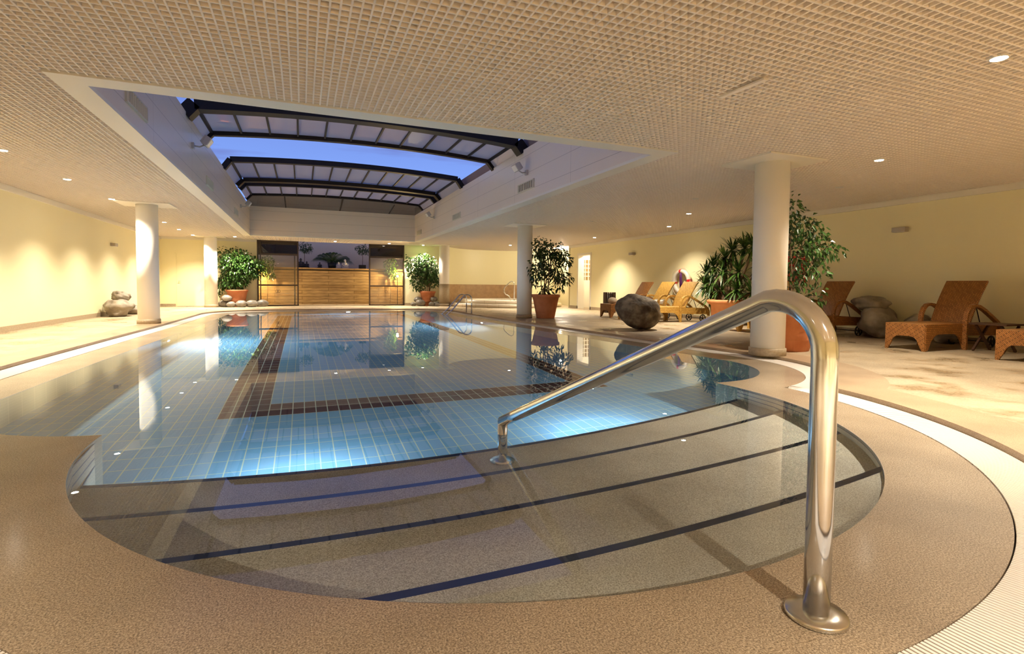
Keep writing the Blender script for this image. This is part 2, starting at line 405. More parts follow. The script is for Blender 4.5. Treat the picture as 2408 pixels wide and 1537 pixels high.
def ring(mb, A, za, Bp, zb, smooth=False):
    n = len(A); vs = [(x, y, za) for x, y in A]+[(x, y, zb) for x, y in Bp]
    mb.add(vs, [(i, n+i, n+(i+1) % n, (i+1) % n) for i in range(n)], smooth)

D1, D2, D3 = .465, .76, 1.22
c0, c1, c2_, c3 = outline(0), outline(D1), outline(D2), outline(D3)
pool = thing('swimming_pool', 'indoor swimming pool with a round stepped entry bay and blue tiled bottom', 'pool', (0, 0, 0))
# walls: UV in metres along the outline
mb = MB(); n = len(c0); cum = np.concatenate([[0], np.cumsum(np.linalg.norm(np.diff(np.vstack([c0, c0[:1]]), axis=0), axis=1))])
vs = [(x, y, 0.0) for x, y in c0]+[(c0[0][0], c0[0][1], 0.0)]+[(x, y, -1.10) for x, y in c0]+[(c0[0][0], c0[0][1], -1.10)]
mb.add(vs, [(i, i+1, n+1+i+1, n+1+i) for i in range(n)]); mb.uv = [(c, 0) for c in cum]+[(c, -1.10) for c in cum]
mb.build('basin_wall', 'poolwall', pool)
mb = MB(); mb.add([(O[0], O[1], -1.10)]+[(x, y, -1.10) for x, y in c0], [(0, 1+i, 1+(i+1) % n) for i in range(n)]); mb.build('basin_floor', 'pooltile', pool)
mb = MB(); mb.add([(O[0], O[1], 0)]+[(x, y, 0) for x, y in c0], [(0, 1+i, 1+(i+1) % n) for i in range(n)], True); mb.build('water_surface', 'water', pool)
# granite rim level with the water
mb = MB(); ring(mb, c0, .0005, c1, .0005); ring(mb, c1, .0005, c1, -.14)
mb.build('rim', 'granite', pool)
# entry steps
def line(k, x):
    return [lambda x: 1.735+.035*(x-.5)**2, lambda x: 2.365+.03*(x-.5)**2, lambda x: 2.96+.04*(x-.6)**2, lambda x: 3.50+.045*(x-.7)**2][k](x)
zt = [-.06, -.22, -.38, -.54]
for k in range(4):
    z = zt[k]; zn = -.22-.16*k if k < 3 else -1.10
    xs = np.linspace(CX-RB, CX+RB, 121); mb = MB(); nb = MB()
    def clip(x, y):      # keep inside the bay circle
        yc = CYc-math.sqrt(max(0, RB*RB-(x-CX)**2)); return max(y, yc)
    rows = []
    for x in xs:
        ya = clip(x, line(k-1, x) if k else 0); yb = clip(x, line(k, x)); rows.append((x, ya, max(yb-.045, ya), yb))
    for (xa, a0, a1, a2), (xb, b0, b1, b2) in zip(rows, rows[1:]):
        mb.add([(xa, a0, z), (xb, b0, z), (xb, b1, z), (xa, a1, z)], [(0, 1, 2, 3)])
        nb.add([(xa, a1, z), (xb, b1, z), (xb, b2, z), (xa, a2, z), (xa, a2, z-.03), (xb, b2, z-.03)], [(0, 1, 2, 3), (3, 2, 5, 4)])
        mb.add([(xa, a2, z-.03), (xb, b2, z-.03), (xb, b2, zn), (xa, a2, zn)], [(0, 1, 2, 3)])
    st = mb.build('step', 'granite_tread', pool); nb.build('nosing', 'nosing', st)

# underwater lamps in the basin walls
UW = []
for i, (x, y, z, dx, dy, lb) in enumerate([(-2.25, 10.9, -.40, 1, 0, 'round underwater lamp in the left pool wall'), (4.60, 13.6, -.40, -1, 0, 'round underwater lamp in the right pool wall'), (1.55, 20.0, -.40, 0, -1, 'round underwater lamp in the far pool wall'), (.0, 3.57, -.82, 0, 1, 'round underwater lamp below the lowest step, left one'), (2.5, 3.69, -.82, 0, 1, 'round underwater lamp below the lowest step, right one')]):  # lamps below the lowest step are unseen, added to brighten the pool floor
    t = thing('underwater_lamp', lb, 'pool lamp', (x, y, z), math.atan2(dy, dx), group='underwater lamps in the pool walls')
    mb_ = MB().tube([(-.03, 0, 0), (.02, 0, 0)], .10, 28); mb_.build('housing', 'steel_brush', t)
    MB().tube([(.021, 0, 0), (.026, 0, 0)], .075, 28).build('lens', 'lampring', t)
    l = bpy.data.lights.new('lamp', 'AREA'); l.shape = 'DISK'; l.size = .14; l.energy = UWP*(.22 if y < 4 else 1.0); l.color = (.80, .93, 1.0)
    o = bpy.data.objects.new('lamp', l); C.objects.link(o); o.parent = t; o.location = (.04, 0, 0); o.rotation_euler = (0, -math.pi/2, 0)

# overflow grating: bars across the channel between rim and deck
mc = outline((D1+D2)/2); cl = np.vstack([mc, mc[:1]]); sg = np.linalg.norm(np.diff(cl, axis=0), axis=1); cs = np.concatenate([[0], np.cumsum(sg)])
st = np.arange(0, cs[-1], .0185); gx = np.interp(st, cs, cl[:, 0]); gy = np.interp(st, cs, cl[:, 1])
G = np.stack([gx, gy], 1); T = np.roll(G, -2, 0)-np.roll(G, 2, 0); T /= np.linalg.norm(T, axis=1)[:, None]; Nn = np.stack([T[:, 1], -T[:, 0]], 1)
hw = (D2-D1)/2-.006; vs = []; fs = []
for i in range(len(G)):
    p, t, nn = G[i], T[i]*.0055, Nn[i]*hw; o = len(vs)
    for q in (p-nn-t, p+nn-t, p+nn+t, p-nn+t): vs.append((q[0], q[1], .004))
    for q in (p-nn-t, p+nn-t, p+nn+t, p-nn+t): vs.append((q[0], q[1], -.014))
    fs += [(o, o+1, o+2, o+3), (o, o+4, o+5, o+1), (o+2, o+6, o+7, o+3), (o+1, o+5, o+6, o+2), (o+3, o+7, o+4, o)]
g = MB().add(vs, fs).build('overflow_grating', 'grate')
tag(g, 'white slatted overflow grating running all round the pool', 'grating')
mb = MB()
for dd in (D1+.05, (D1+D2)/2, D2-.05): ring(mb, outline(dd-.006), -.010, outline(dd+.006), -.010)
cr_ = mb.build('cross_rail', 'grate', g)
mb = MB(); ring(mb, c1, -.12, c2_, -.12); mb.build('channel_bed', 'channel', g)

# deck: stone slab with a granite coping band
mb = MB(); ring(mb, c2_, D, c3, D); ring(mb, c2_, -.12, c2_, D); cop = mb.build('deck_coping', 'granite_edge')
tag(cop, 'granite coping band edging the deck beside the white grating', 'coping', kind='structure')
x0, x1, y0, y1 = XL-.05, 13.2, YF-.05, 26.2
tx = np.where(np.cos(TH) > 0, (x1-O[0])/np.maximum(np.cos(TH), 1e-9), (x0-O[0])/np.minimum(np.cos(TH), -1e-9))
ty = np.where(np.sin(TH) > 0, (y1-O[1])/np.maximum(np.sin(TH), 1e-9), (y0-O[1])/np.minimum(np.sin(TH), -1e-9))
tr = np.minimum(tx, ty); rect = np.stack([O[0]+tr*np.cos(TH), O[1]+tr*np.sin(TH)], 1)
mb = MB(); ring(mb, c3, D, rect, D); ring(mb, rect, D, rect, -.2)
fl = mb.build('floor', 'deck'); tag(fl, 'sandy stone pool deck with damp blotches around the pool', 'floor', kind='structure')

# ================================================================== room shell
def structure(name, mb, m, label, cat='wall', parent=None, bevel=0):
    o = mb.build(name, m, parent, bevel=bevel)
    if not parent: tag(o, label, cat, kind='structure')
    return o
structure('wall_left', MB().bx(XL-.15, XL, YF, YB, D-.1, H+.2), 'wall', 'long yellow side wall left of the pool with light scallops')
structure('wall_front', MB().bx(XL-.15, 13.2, YF-.15, YF, D-.1, H+.2), 'wall', 'yellow wall behind the camera end of the hall')
mb = MB().bx(XR, XR+.25, YF, 18.83, D-.1, H+.2).bx(XR, XR+.25, 19.85, 20.6, D-.1, H+.2).bx(XR, XR+.25, 18.83, 19.85, 2.32, H+.2)
structure('wall_right', mb, 'wall', 'long yellow wall on the lounger side with open doorway')
mb = MB().bx(XL, -4.62, YB, YB+.15, D-.1, H+.2).bx(-3.52, -1.72, YB, YB+.15, D-.1, H+.2).bx(-4.62, -3.52, YB, YB+.15, 2.15, H+.2)
structure('wall_back', mb, 'wall', 'yellow end wall at the far left behind the pool')
structure('wall_back_right', MB().bx(4.33, 6.30, YB, YB+.15, D-.1, H+.2), 'wall', 'narrow yellow end wall between glass doors and tub niche')
# niche round the hot tub
NCX, NCY, NR = 8.9, 22.6, 2.9
mb = MB(); wb = MB(); an = [math.radians(a) for a in np.linspace(154, 54, 50)]
def arc(mb, r, z0, z1): 
    vs = [(NCX+r*math.cos(a), NCY+r*math.sin(a), z) for z in (z0, z1) for a in an]; k = len(an)
    mb.add(vs, [(i, k+i, k+i+1, i+1) for i in range(k-1)], True)
arc(mb, NR, 1.0, H+.2); arc(mb, NR-.012, 2.16, 2.18)
structure('wall_niche', mb, 'wall', 'curved yellow wall behind the raised tub')
arc(wb, NR-.03, D-.05, 1.03)
structure('wainscot', wb, 'wainscot', 'brown stone wainscot on the curved wall behind the tub')
mb = MB().bx(12.3, 12.45, 20.6, 25.0, D-.1, H+.2).bx(10.55, 12.45, 24.95, 25.1, D-.1, H+.2).bx(11.0, 12.3, 20.68, 20.76, D-.1, H+.2)
structure('wall_alcove', mb, 'wall', 'bright yellow alcove walls right of the tub')
mb = MB().bx(XL, XR, YF, 5.66, H+.06, H+.13).bx(XL, -2.03, 5.66, 21.9, H+.06, H+.13).bx(4.60, XR, 5.66, 21.9, H+.06, H+.13).bx(XL, XR, 21.9, YB+.1, H+.06, H+.13).bx(6.2, 13.2, YB+.1, 26.2, H+.06, H+.13).bx(XR, 13.2, 17.5, YB+.1, H+.06, H+.13)
ceil = structure('ceiling', mb, 'gridback', 'cream egg-crate grid ceiling over the whole hall', 'ceiling')
mb = MB(); SX, SY, TK, DP = .065, .0775, .0135, .052
for i in range(int((XR-XL)/SX)):
    x = XL+SX*(i+.5); zc = H+DP/2
    segs = [(YF, 5.645), (21.93, YB)] if -2.05 < x < 4.62 else [(YF, YB if x < 6.3 else 25.4)]
    for a, b in segs: mb.bx(x-TK/2, x+TK/2, a, b, H, H+DP)
for j in range(int((25.4-YF)/SY)):
    y = YF+SY*(j+.5)
    segs = [(XL, -2.045), (4.615, XR)] if 5.645 < y < 21.93 else ([(XL, XR)] if y < YB else [(6.3, XR)])
    for a, b in segs: mb.bx(a, b, y-TK/2, y+TK/2, H+.0007, H+DP)
mb.build('ceiling_grid', 'grid', ceil)
MB().beam((3.62, 3.36, H-.03), (3.64, 3.90, H-.004), .05, .016).build('panel_edge', 'grid', ceil)
# cornices and skirtings
structure('trim_1', MB().bx(XL, XL+.05, YF, YB, H-.11, H+.0), 'trimwhite', 'white cornice along the top of the left wall', 'trim')
structure('trim_2', MB().bx(XR-.05, XR, YF, 20.6, H-.11, H+.0), 'trimwhite', 'white cornice along the top of the right wall', 'trim')
structure('trim_3', MB().bx(XL+.05, -1.72, YB-.05, YB, H-.09, H+.0), 'trimwhite', 'white cornice on the far left end wall', 'trim')
structure('baseboard_left', MB().bx(XL, XL+.02, YF, YB, D, D+.11), 'stonebase', 'beige stone skirting under the left wall', 'skirting')
structure('baseboard_right', MB().bx(XR-.02, XR, YF, 18.83, D, D+.11).bx(XR-.02, XR, 19.85, 20.6, D, D+.11), 'stonebase', 'beige stone skirting under the right wall', 'skirting')
structure('baseboard_back', MB().bx(XL+.02, -4.62, YB-.02, YB, D, D+.11).bx(-3.52, -1.72, YB-.02, YB, D, D+.11).bx(4.33, 6.3, YB-.02, YB, D, D+.11), 'stonebase', 'beige stone skirting under the end wall', 'skirting')

# skylight shaft
SXL, SXR, SYN, SYF, SZ = -1.79, 4.36, 5.90, 21.80, 3.86
mb = MB().bx(SXL-.12, SXL, SYN, SYF, H, SZ).bx(SXR, SXR+.12, SYN, SYF, H, SZ)
shaft = structure('trim_4', mb, 'shaftpanel', 'white panelled side walls of the skylight opening', 'skylight shaft')
structure('shaft_end', MB().bx(SXL-.12, SXR+.12, SYF, SYF+.12, H, SZ).bx(SXL-.12, SXR+.12, SYN-.12, SYN, H, SZ), 'shaftpanel_x', '', parent=shaft)
mb = MB(); z0, z1 = H-.012, H+.03; SXL += .004; SXR -= .004; SYN += .004; SYF -= .004
mb.bx(-2.03, SXL, 5.66, 21.92, z0, z1).bx(SXR, 4.60, 5.66, 21.92, z0, z1).bx(SXL, SXR, 5.66, SYN, z0, z1).bx(SXL, SXR, SYF, 21.92, z0, z1)
structure('trim_5', mb, 'trimwhite', 'flat cream border framing the skylight opening in the ceiling', 'trim')
SXL -= .004; SXR += .004; SYN -= .004; SYF += .004

# ================================================================== retractable roof
roof = thing('retractable_roof', 'dark framed sliding roof with frosted panels, pulled half open to the sky', 'skylight roof')
def hoop_pts(xl, xr, zb, crown, side=.16, n=12):
    p = [(xl, SZ-.02)]
    for i in range(n+1):
        t = i/n; x = xl+side+(xr-xl-2*side)*t; p.append((x, zb+crown*4*t*(1-t)))
    return p+[(xr, SZ-.02)]
def hoop(name, y, wd, ht, P):
    mb = MB()
    for a, b in zip(P, P[1:]): mb.beam((a[0], y, a[1]), (b[0], y, b[1]), wd, ht, upv=(0, 1, 0)) if False else mb.beam((a[0], y, a[1]), (b[0], y, b[1]), wd, ht)
    return mb.build(name, 'darkframe', roof)
def panel(ya, yb, Pa, Pb, m='poly', nbar=11, off=.02):
    mb = MB(); k = len(Pa)
    vs = [(x, ya, z+off) for x, z in Pa]+[(x, yb, z+off) for x, z in Pb]
    mb.add(vs, [(i, i+1, k+i+1, k+i) for i in range(k-1)])
    mb.build('panel', m, roof)
    for j in range(1, nbar):
        t = j/nbar*(k-3)+1; i = int(t); f = t-i
        a = (Pa[i][0]*(1-f)+Pa[i+1][0]*f, ya, Pa[i][1]*(1-f)+Pa[i+1][1]*f); b = (Pb[i][0]*(1-f)+Pb[i+1][0]*f, yb, Pb[i][1]*(1-f)+Pb[i+1][1]*f)
        MB().beam(a, b, .035, .05).build('glazing_bar', 'darkframe', roof)
    for i in (1, k-2): MB().beam((Pa[i][0], ya, Pa[i][1]), (Pb[i][0], yb, Pb[i][1]), .05, .06).build('purlin', 'darkframe', roof)
PA = hoop_pts(-1.83, 4.40, 4.03, .13); PB = hoop_pts(-1.80, 4.37, 4.07, .11); PC = hoop_pts(-1.74, 4.31, 4.02, .10)
hoop('hoop', 10.45, .26, .22, PA); hoop('hoop', 12.25, .13, .12, PA); panel(10.45, 12.25, PA, PA)
PN = hoop_pts(-1.90, 4.47, 4.16, .13); hoop('hoop', SYN+.05, .12, .12, PN)
hoop('hoop', 14.9, .16, .13, PB); panel(14.9, 17.4, PB, PB, nbar=12); hoop('hoop', 17.4, .24, .11, PC); hoop('hoop', 17.95, .12, .15, PC)
panel(18.0, 20.0, PC, PC, nbar=12); hoop('hoop', 20.0, .12, .11, PC)
panel(12.25, 12.4, PA, PA, nbar=1) if False else None
# closed sloping end
k = len(PC); mb = MB(); vs = [(x, 20.0, z) for x, z in PC]+[(SXL+(SXR-SXL)*i/(k-1), SYF+.02, SZ) for i in range(k)]
mb.add(vs, [(i, i+1, k+i+1, k+i) for i in range(k-1)]); mb.build('end_glazing', 'brownglass', roof)
for px in (-.55, 1.4, 3.3):
    MB().beam((px, 20.0, 4.10), (px*1.0, SYF, SZ+.02), .045, .05).build('mullion', 'darkframe', roof)
structure('parapet', MB().bx(SXR+.12, SXR+.35, SYN-1, SYF+1, SZ-.3, SZ+.30).bx(SXL-.6, SXL-.12, SYN-1, SYF+1, SZ-.3, SZ-.03), 'roofbrown', 'low brown kerb outside the right edge of the skylight', 'parapet')

# ================================================================== columns
def column(x, y, label, r=.222, wains=0):
    t = thing('round_column', label, 'column', (x, y, D), group='white round columns beside the pool')
    MB().lathe([(r, .105), (r, H-D-.012)], n=64).build('shaft', 'column', t)
    MB().lathe([(r+.018, 0), (r+.018, .10), (r+.004, .106)], n=64).build('base', 'stonebase', t)
    MB().box((0, 0, H-D-.009), (1.04, .88, .022)).build('ceiling_plate', 'trimwhite', t)
    if wains: MB().lathe([(r+.006, .1), (r+.006, .99)], n=64).build('stone_sleeve', 'wainscot' if wains == 2 else 'stonebase', t)
    return t
column(6.20, 5.60, 'white round column nearest the camera, beside the steel handrail', .228)
column(6.12, 14.3, 'white round column left of the lone terracotta tree pot')
column(-3.28, 14.3, 'white round column on the left deck near the boulders against the wall', .215)
column(-3.28, 23.25, 'white round column at the far left beside the bushy potted ficus', .225)
column(5.95, 23.1, 'white round column at the far right beside the tub niche, stone clad below', .225, 1)

# ================================================================== downlights
LIT = [(4.97, 2.42), (7.40, 4.91), (8.69, 10.26), (10.01, 12.66), (9.90, 16.7), (8.57, 18.41), (8.53, 21.57), (5.07, 23.49), (3.53, 23.25), (1.30, 23.21), (-2.39, 22.79), (-3.79, 22.76), (-3.83, 20.61), (-3.78, 18.35), (-3.79, 13.75), (-3.79, 11.45), (-3.78, 9.3), (-3.79, 16.0), (-3.79, 7.0), (4.6, -3.6), (1.4, -3.6), (-2.0, -3.6), (8.0, -3.6), (-2.7, .3), (1.2, -1.4), (8.9, 1.0)]  # entries from the behind-camera row onward are unseen, added for fill light
OFF = [(7.36, 12.61), (7.35, 8.49), (8.76, 6.48), (10.44, 16.23)]
LL = ['large bright ceiling downlight at the top right above the bay', 'ceiling downlight to the right of the nearest column plate', 'ceiling downlight left of the nearest column, nearer of the pair over the loungers',
      'ceiling downlight over the life ring wall, farther of the pair', 'ceiling downlight above the slatted bin', 'ceiling downlight half hidden behind the lone potted tree', 'ceiling downlight in front of the tub niche',
      'ceiling downlight above the right bushy ficus', 'ceiling downlight over the right glass door', 'ceiling downlight over the middle of the open glass doors', 'ceiling downlight above the left bushy ficus',
      'ceiling downlight touching the far left column plate', 'ceiling downlight on the left strip, third from the end wall', 'ceiling downlight on the left strip just right of the left column', 'ceiling downlight touching the near left column plate',
      'ceiling downlight on the left strip before the near left column', 'ceiling downlight cut by the left edge of the picture', 'ceiling downlight hidden behind the near left column', 'ceiling downlight out of view on the left strip nearest the bay']+['ceiling downlight in the row behind the camera, third from the left wall', 'ceiling downlight in the row behind the camera, second from the left wall', 'ceiling downlight in the row behind the camera, nearest the left wall', 'ceiling downlight in the row behind the camera, nearest the right wall', 'ceiling downlight above the near left rim of the bay', 'ceiling downlight above the deck just behind the camera', 'ceiling downlight by the right wall beyond the right edge of the picture']
OL = ['unlit ceiling downlight above the lone potted tree and boulder', 'unlit ceiling downlight above the grey boulder', 'unlit ceiling downlight right of the nearest column', 'unlit ceiling downlight by the life ring wall']
SPOTS = []
def downlight(x, y, label, lit, proto=[]):
    t = thing('ceiling_downlight', label, 'ceiling light', (x, y, H), group='round downlights in the grid ceiling')
    if not proto:
        a = MB().lathe([(.045, -.004), (.062, -.008), (.066, .0), (.066, .03), (.045, .03), (.045, -.004)], n=28).build('trim_ring', 'lampring', t)
        b = MB().lathe([(0.0001, -.012), (.045, -.010), (.056, -.005)], n=28).build('bulb', 'bulb', t)
        proto += [a.data, b.data]
    else:
        for nm, me in zip(('trim_ring', 'bulb'), proto):
            o = bpy.data.objects.new(nm, me); C.objects.link(o); o.parent = t
    if not lit:
        me = MB().lathe([(.0001, -.002), (.044, -.002)], n=28)
        for ch in t.children:
            if ch.name.startswith('bulb'): bpy.data.objects.remove(ch)
        me.build('glass_disc', 'lampring', t)
    else:
        l = bpy.data.lights.new('lamp', 'SPOT'); l.energy = SPOT*lit; l.color = WARM; l.spot_size = math.radians(118); l.spot_blend = 1.0; l.shadow_soft_size = .035
        o = bpy.data.objects.new('lamp', l); C.objects.link(o); o.parent = t; o.location = (0, 0, -.03)
    return t
POW = {11: .8, 12: .8, 13: .75, 14: .75, 15: .75, 16: .75, 17: .75, 18: .75, 23: 1.1, 24: 1.3, 25: .9, 0: 1.15, 1: .5, 2: .8, 3: .36, 4: .6, 5: .6, 6: .8, 7: 1.2, 8: .6, 9: .6, 10: 1.1, 19: 2.4, 20: 2.4, 21: 2.4, 22: 2.4}
for i, (x, y) in enumerate(LIT): downlight(x, y, LL[i], POW.get(i, 1.0))
for (x, y), l in zip(OFF, OL): downlight(x, y, l, 0)

# ================================================================== handrail
hr = thing('pool_handrail', 'thick polished steel handrail rising from the rim and sloping into the pool', 'handrail', (0, 0, 0))
A3, B3 = Vector((1.45, 1.10, 0)), Vector((1.25, 3.27, 0)); dr = (B3-A3).normalized(); LN = (B3-A3).length
def rp(s, z): p = A3+dr*s; return (p.x, p.y, z)
R = .037
pts = [rp(0, .0), rp(0, .3), rp(0, .60), rp(0, .79)]
zp = .985; slope = -.425
cx_, rr = .16, .16
for i in range(1, 10):
    a = math.radians(180-i*11.5); pts.append(rp(cx_+rr*math.cos(a), .80+rr*math.sin(a)*1.0))
z_end = .085
x_l, z_l = cx_+rr*math.cos(math.radians(76.5)), .80+rr*math.sin(math.radians(76.5))
for i in range(1, 11):
    t = i/10; pts.append(rp(x_l+(LN-.0-x_l)*t, z_l+(z_end-z_l)*t))
MB().tube(pts, R, 28).build('rail', 'steel', hr)
MB().tube([(B3.x, B3.y, z_end+.012), (B3.x, B3.y, -.30), (B3.x, B3.y, -.54)], .033, 28).build('foot_post', 'steel', hr)
MB().lathe([(.0001, 0), (.085, 0), (.088, .004), (.088, .012), (.084, .017), (.037, .019)], (A3.x, A3.y, .0008), 48).build('flange', 'steel_brush', hr)
MB().lathe([(.0001, 0), (.082, 0), (.084, .012), (.036, .016)], (B3.x, B3.y, -.539), 48).build('flange', 'steel_brush', hr)

# pool ladder
ld = thing('pool_ladder', 'pair of curved steel ladder rails at the far right side of the pool', 'ladder', (0, 0, 0))
for y in (16.95, 17.55):
    pts = [(5.32, y, D), (5.32, y, .40)]+[(5.16+.16*math.cos(math.radians(a)), y, .52+.16*math.sin(math.radians(a))) for a in range(0, 131, 13)]
    pts += [(4.66, y, .18), (4.44, y, .0), (4.38, y, -.5), (4.38, y, -.8)]
    MB().tube(pts, .021, 14).build('rail', 'steel', ld)
for z in (-.2, -.45, -.7): MB().box((4.38, 17.25, z), (.08, .6, .025)).build('tread', 'steel_brush', ld)

# ================================================================== hot tub
tub = thing('tub_platform', 'raised round tub platform with two pale stone steps in the curved niche', 'hot tub', (NCX-.05, NCY+.30, D))
MB().lathe([(2.60, 0), (2.60, .155), (2.25, .155)], n=96).build('lower_step', 'platform', tub)
MB().lathe([(2.26, .1), (2.26, .31), (1.25, .31), (1.25, .0)], n=96).build('upper_step', 'platform', tub)
MB().lathe([(0.0001, .22), (1.25, .22)], n=64).build('water', mat('tub_water', (.5, .42, .3), .05), tub)
tr_ = thing('tub_handrail', 'slim looped steel handrail standing on the tub platform', 'handrail', (8.47, 20.9, .35))
MB().tube([(0, 0, 0), (0, 0, .70), (-.03, 0, .79), (-.12, 0, .83), (-.24, 0, .76), (-.43, 0, .58), (-.47, 0, .50), (-.46, 0, .36), (-.40, 0, .27), (-.25, 0, .20), (-.19, 0, .12), (-.17, 0, .0)], .018, 12).build('rail', 'steel', tr_)
MB().lathe([(.045, 0), (.045, .01), (.02, .012)], (0, 0, 0), 20).build('flange', 'steel_brush', tr_)

# ================================================================== doorway and doors
mb = MB().bx(XR-.02, XR+.27, 18.76, 18.85, D, 2.32).bx(XR-.02, XR+.27, 19.83, 19.92, D, 2.32).bx(XR-.02, XR+.27, 18.76, 19.92, 2.30, 2.39)
structure('door_1', mb, 'whitepaint', 'white framed open doorway in the right wall leading to a bright room', 'doorway')
mb = MB().bx(12.8, 12.9, 17.5, 20.6, D-.05, H).bx(XR+.25, 12.9, 17.4, 17.5, D-.05, H).bx(XR+.25, 12.9, 20.6, 20.66, D-.05, H)
structure('wall_side_room', mb, 'wall_white', 'brightly lit white walls of the room behind the doorway')
dr_ = thing('door_2', 'white door with a grid of fifteen small panes seen through the doorway', 'door', (11.98, 20.55, D), kind='structure'); dr_.rotation_euler = (0, 0, math.pi/2)
MB().bx(0, .05, -.55, .55, 0, 1.22).bx(0, .05, -.55, .55, 2.12, 2.25).bx(0, .05, -.55, -.40, 1.22, 2.12).bx(0, .05, .40, .55, 1.22, 2.12).build('leaf', 'whitepaint', dr_)
mb = MB()
for i in range(1, 5): mb.bx(.0, .05, -.40+.16*i-.02, -.40+.16*i+.02, 1.22, 2.12)
for i in range(1, 5): mb.bx(.001, .049, -.40, .40, 1.22+.18*i-.02, 1.22+.18*i+.02)
mb.build('muntins', 'whitepaint', dr_)
MB().bx(.02, .03, -.40, .40, 1.22, 2.12).build('panes', mat('door_pane', (.30, .20, .08), .2), dr_)
def pointlight(name, loc, e, col=WARM, r=.06, parent=None):
    l = bpy.data.lights.new(name, 'POINT'); l.energy = e; l.color = col; l.shadow_soft_size = r
    o = bpy.data.objects.new(name, l); C.objects.link(o); o.location = loc
    if parent: o.parent = parent
    return o
sl = thing('ceiling_downlight', 'ceiling lamp inside the bright room behind the doorway', 'ceiling light', (11.9, 19.0, H)); MB().lathe([(.0001, -.03), (.07, -.03), (.08, 0)], n=24).build('bulb', 'bulb', sl); pointlight('lamp', (0, 0, -.15), 90, parent=sl)
al = thing('ceiling_downlight', 'ceiling lamp inside the alcove right of the tub', 'ceiling light', (11.6, 22.6, H)); MB().lathe([(.0001, -.03), (.07, -.03), (.08, 0)], n=24).build('bulb', 'bulb', al); pointlight('lamp', (0, 0, -.15), 170, parent=al)
d3 = thing('door_3', 'flush yellow door in the far left end wall', 'door', (-4.07, YB, D), kind='structure')
MB().bx(-.52, .52, .02, .06, .01, 2.08).build('leaf', 'wall', d3, bevel=.004)
MB().bx(-.56, -.52, -.01, .08, 0, 2.12).bx(.52, .56, -.01, .08, 0, 2.12).bx(-.56, .56, -.01, .08, 2.08, 2.12).build('frame', 'wall', d3)
MB().tube([(-.44, .0, 1.0), (-.44, -.04, 1.0), (-.36, -.04, 1.0)], .009, 8).build('handle', 'steel_brush', d3)
# far glass doors
def glassdoor(name, x0, x1, label, leftside):
    t = thing(name, label, 'glass door', (0, YB, D), kind='structure'); h = H-D; f = .055
    MB().bx(x0, x0+f, -.05, .05, 0, h).bx(x1-f, x1, -.05, .05, 0, h).bx(x0, x1, -.05, .05, h-f, h).bx(x0, x1, -.05, .05, 0, .05).bx(x0+f, x1-f, -.04, .04, 2.12, 2.20).bx(x0+f, x1-f, -.04, .04, .84, .90).build('frame', 'doorframe', t)
    MB().bx(x0+f, x1-f, -.004, .004, 2.20, h-f).build('transom_pane', 'darkglass', t)
    MB().bx(x0+f, x1-f, -.004, .004, .90, 2.12).build('upper_pane', 'glass', t)
    MB().bx(x0+f, x1-f, -.004, .004, .05, .84).build('lower_pane', 'glass', t)
    xi = x1-.16 if leftside else None
    if leftside:
        MB().bx(xi-.02, xi+.03, .06, .11, 0, h).build('sliding_stile', 'doorframe', t)
        MB().bx(x0+.11, x0+.15, -.09, -.05, 0, h).build('sliding_stile', 'doorframe', t)
    xm = (x0+x1)/2-.02
    for dx in ((-.04, .04) if leftside else (0,)):
        mb = MB(); k = 28
        vs = [(xm+dx+r*math.cos(a*math.tau/k), -.007, .62+r*math.sin(a*math.tau/k)) for r in (.052, .062) for a in range(k)]
        mb.add(vs, [(i, (i+1) % k, k+(i+1) % k, k+i) for i in range(k)]); mb.build('ring_sticker', 'doorframe', t)
    return t
glassdoor('door_4', -1.72, -.13, 'dark framed glass door panel left of the open middle, two ring marks', True)
glassdoor('door_5', 2.77, 4.33, 'dark framed glass door panel right of the open middle, one ring mark', False)
structure('threshold', MB().bx(-1.72, 4.33, YB-.06, YB+.08, D-.02, D+.012), 'doorframe', 'dark sill track under the glass doors', 'sill')

# ================================================================== courtyard
structure('wall_courtyard_wood', MB().bx(-3.5, 6.2, 26.0, 26.08, -.1, 1.60).bx(-3.5, 6.2, 25.94, 26.14, 1.66, 1.73), 'planks', 'low horizontal plank wall seen through the glass doors')
structure('planter_bed', MB().bx(-3.5, 6.2, 26.08, 28.0, -.1, 1.70), 'soil', 'raised soil bed behind the plank wall', 'planter')
structure('wall_courtyard', MB().bx(-4.5, 7.2, 28.0, 28.2, -.1, 4.2), 'white_court', 'pale rendered wall closing the courtyard')
structure('courtyard_floor', MB().bx(-4.5, 6.2, YB+.15, 26.0, -.1, D-.01), 'deck', 'stone floor of the courtyard outside the doors', 'floor')
for x, lb in ((-1.95, 'small wall lamp glowing on the planks at the left glass door'), (4.25, 'small bright lamp glowing on the planks at the right glass door')):
    t = thing('courtyard_lamp', lb, 'lamp', (x, 25.42, D), group='small lamps in the courtyard')
    hz = 1.10 if x < 0 else 1.34
    MB().tube([(0, 0, 0), (0, 0, hz)], .015, 8).build('post', 'darkframe', t)
    MB().lathe([(.0001, -.05), (.04, -.03), (.05, 0), (.04, .03), (.0001, .05)], (0, 0, hz), 16).build('bulb', 'bulb', t)
    pointlight('lamp', (0, .0, hz+.0), 230, (1, .72, .32), .05, t).location.z += .09
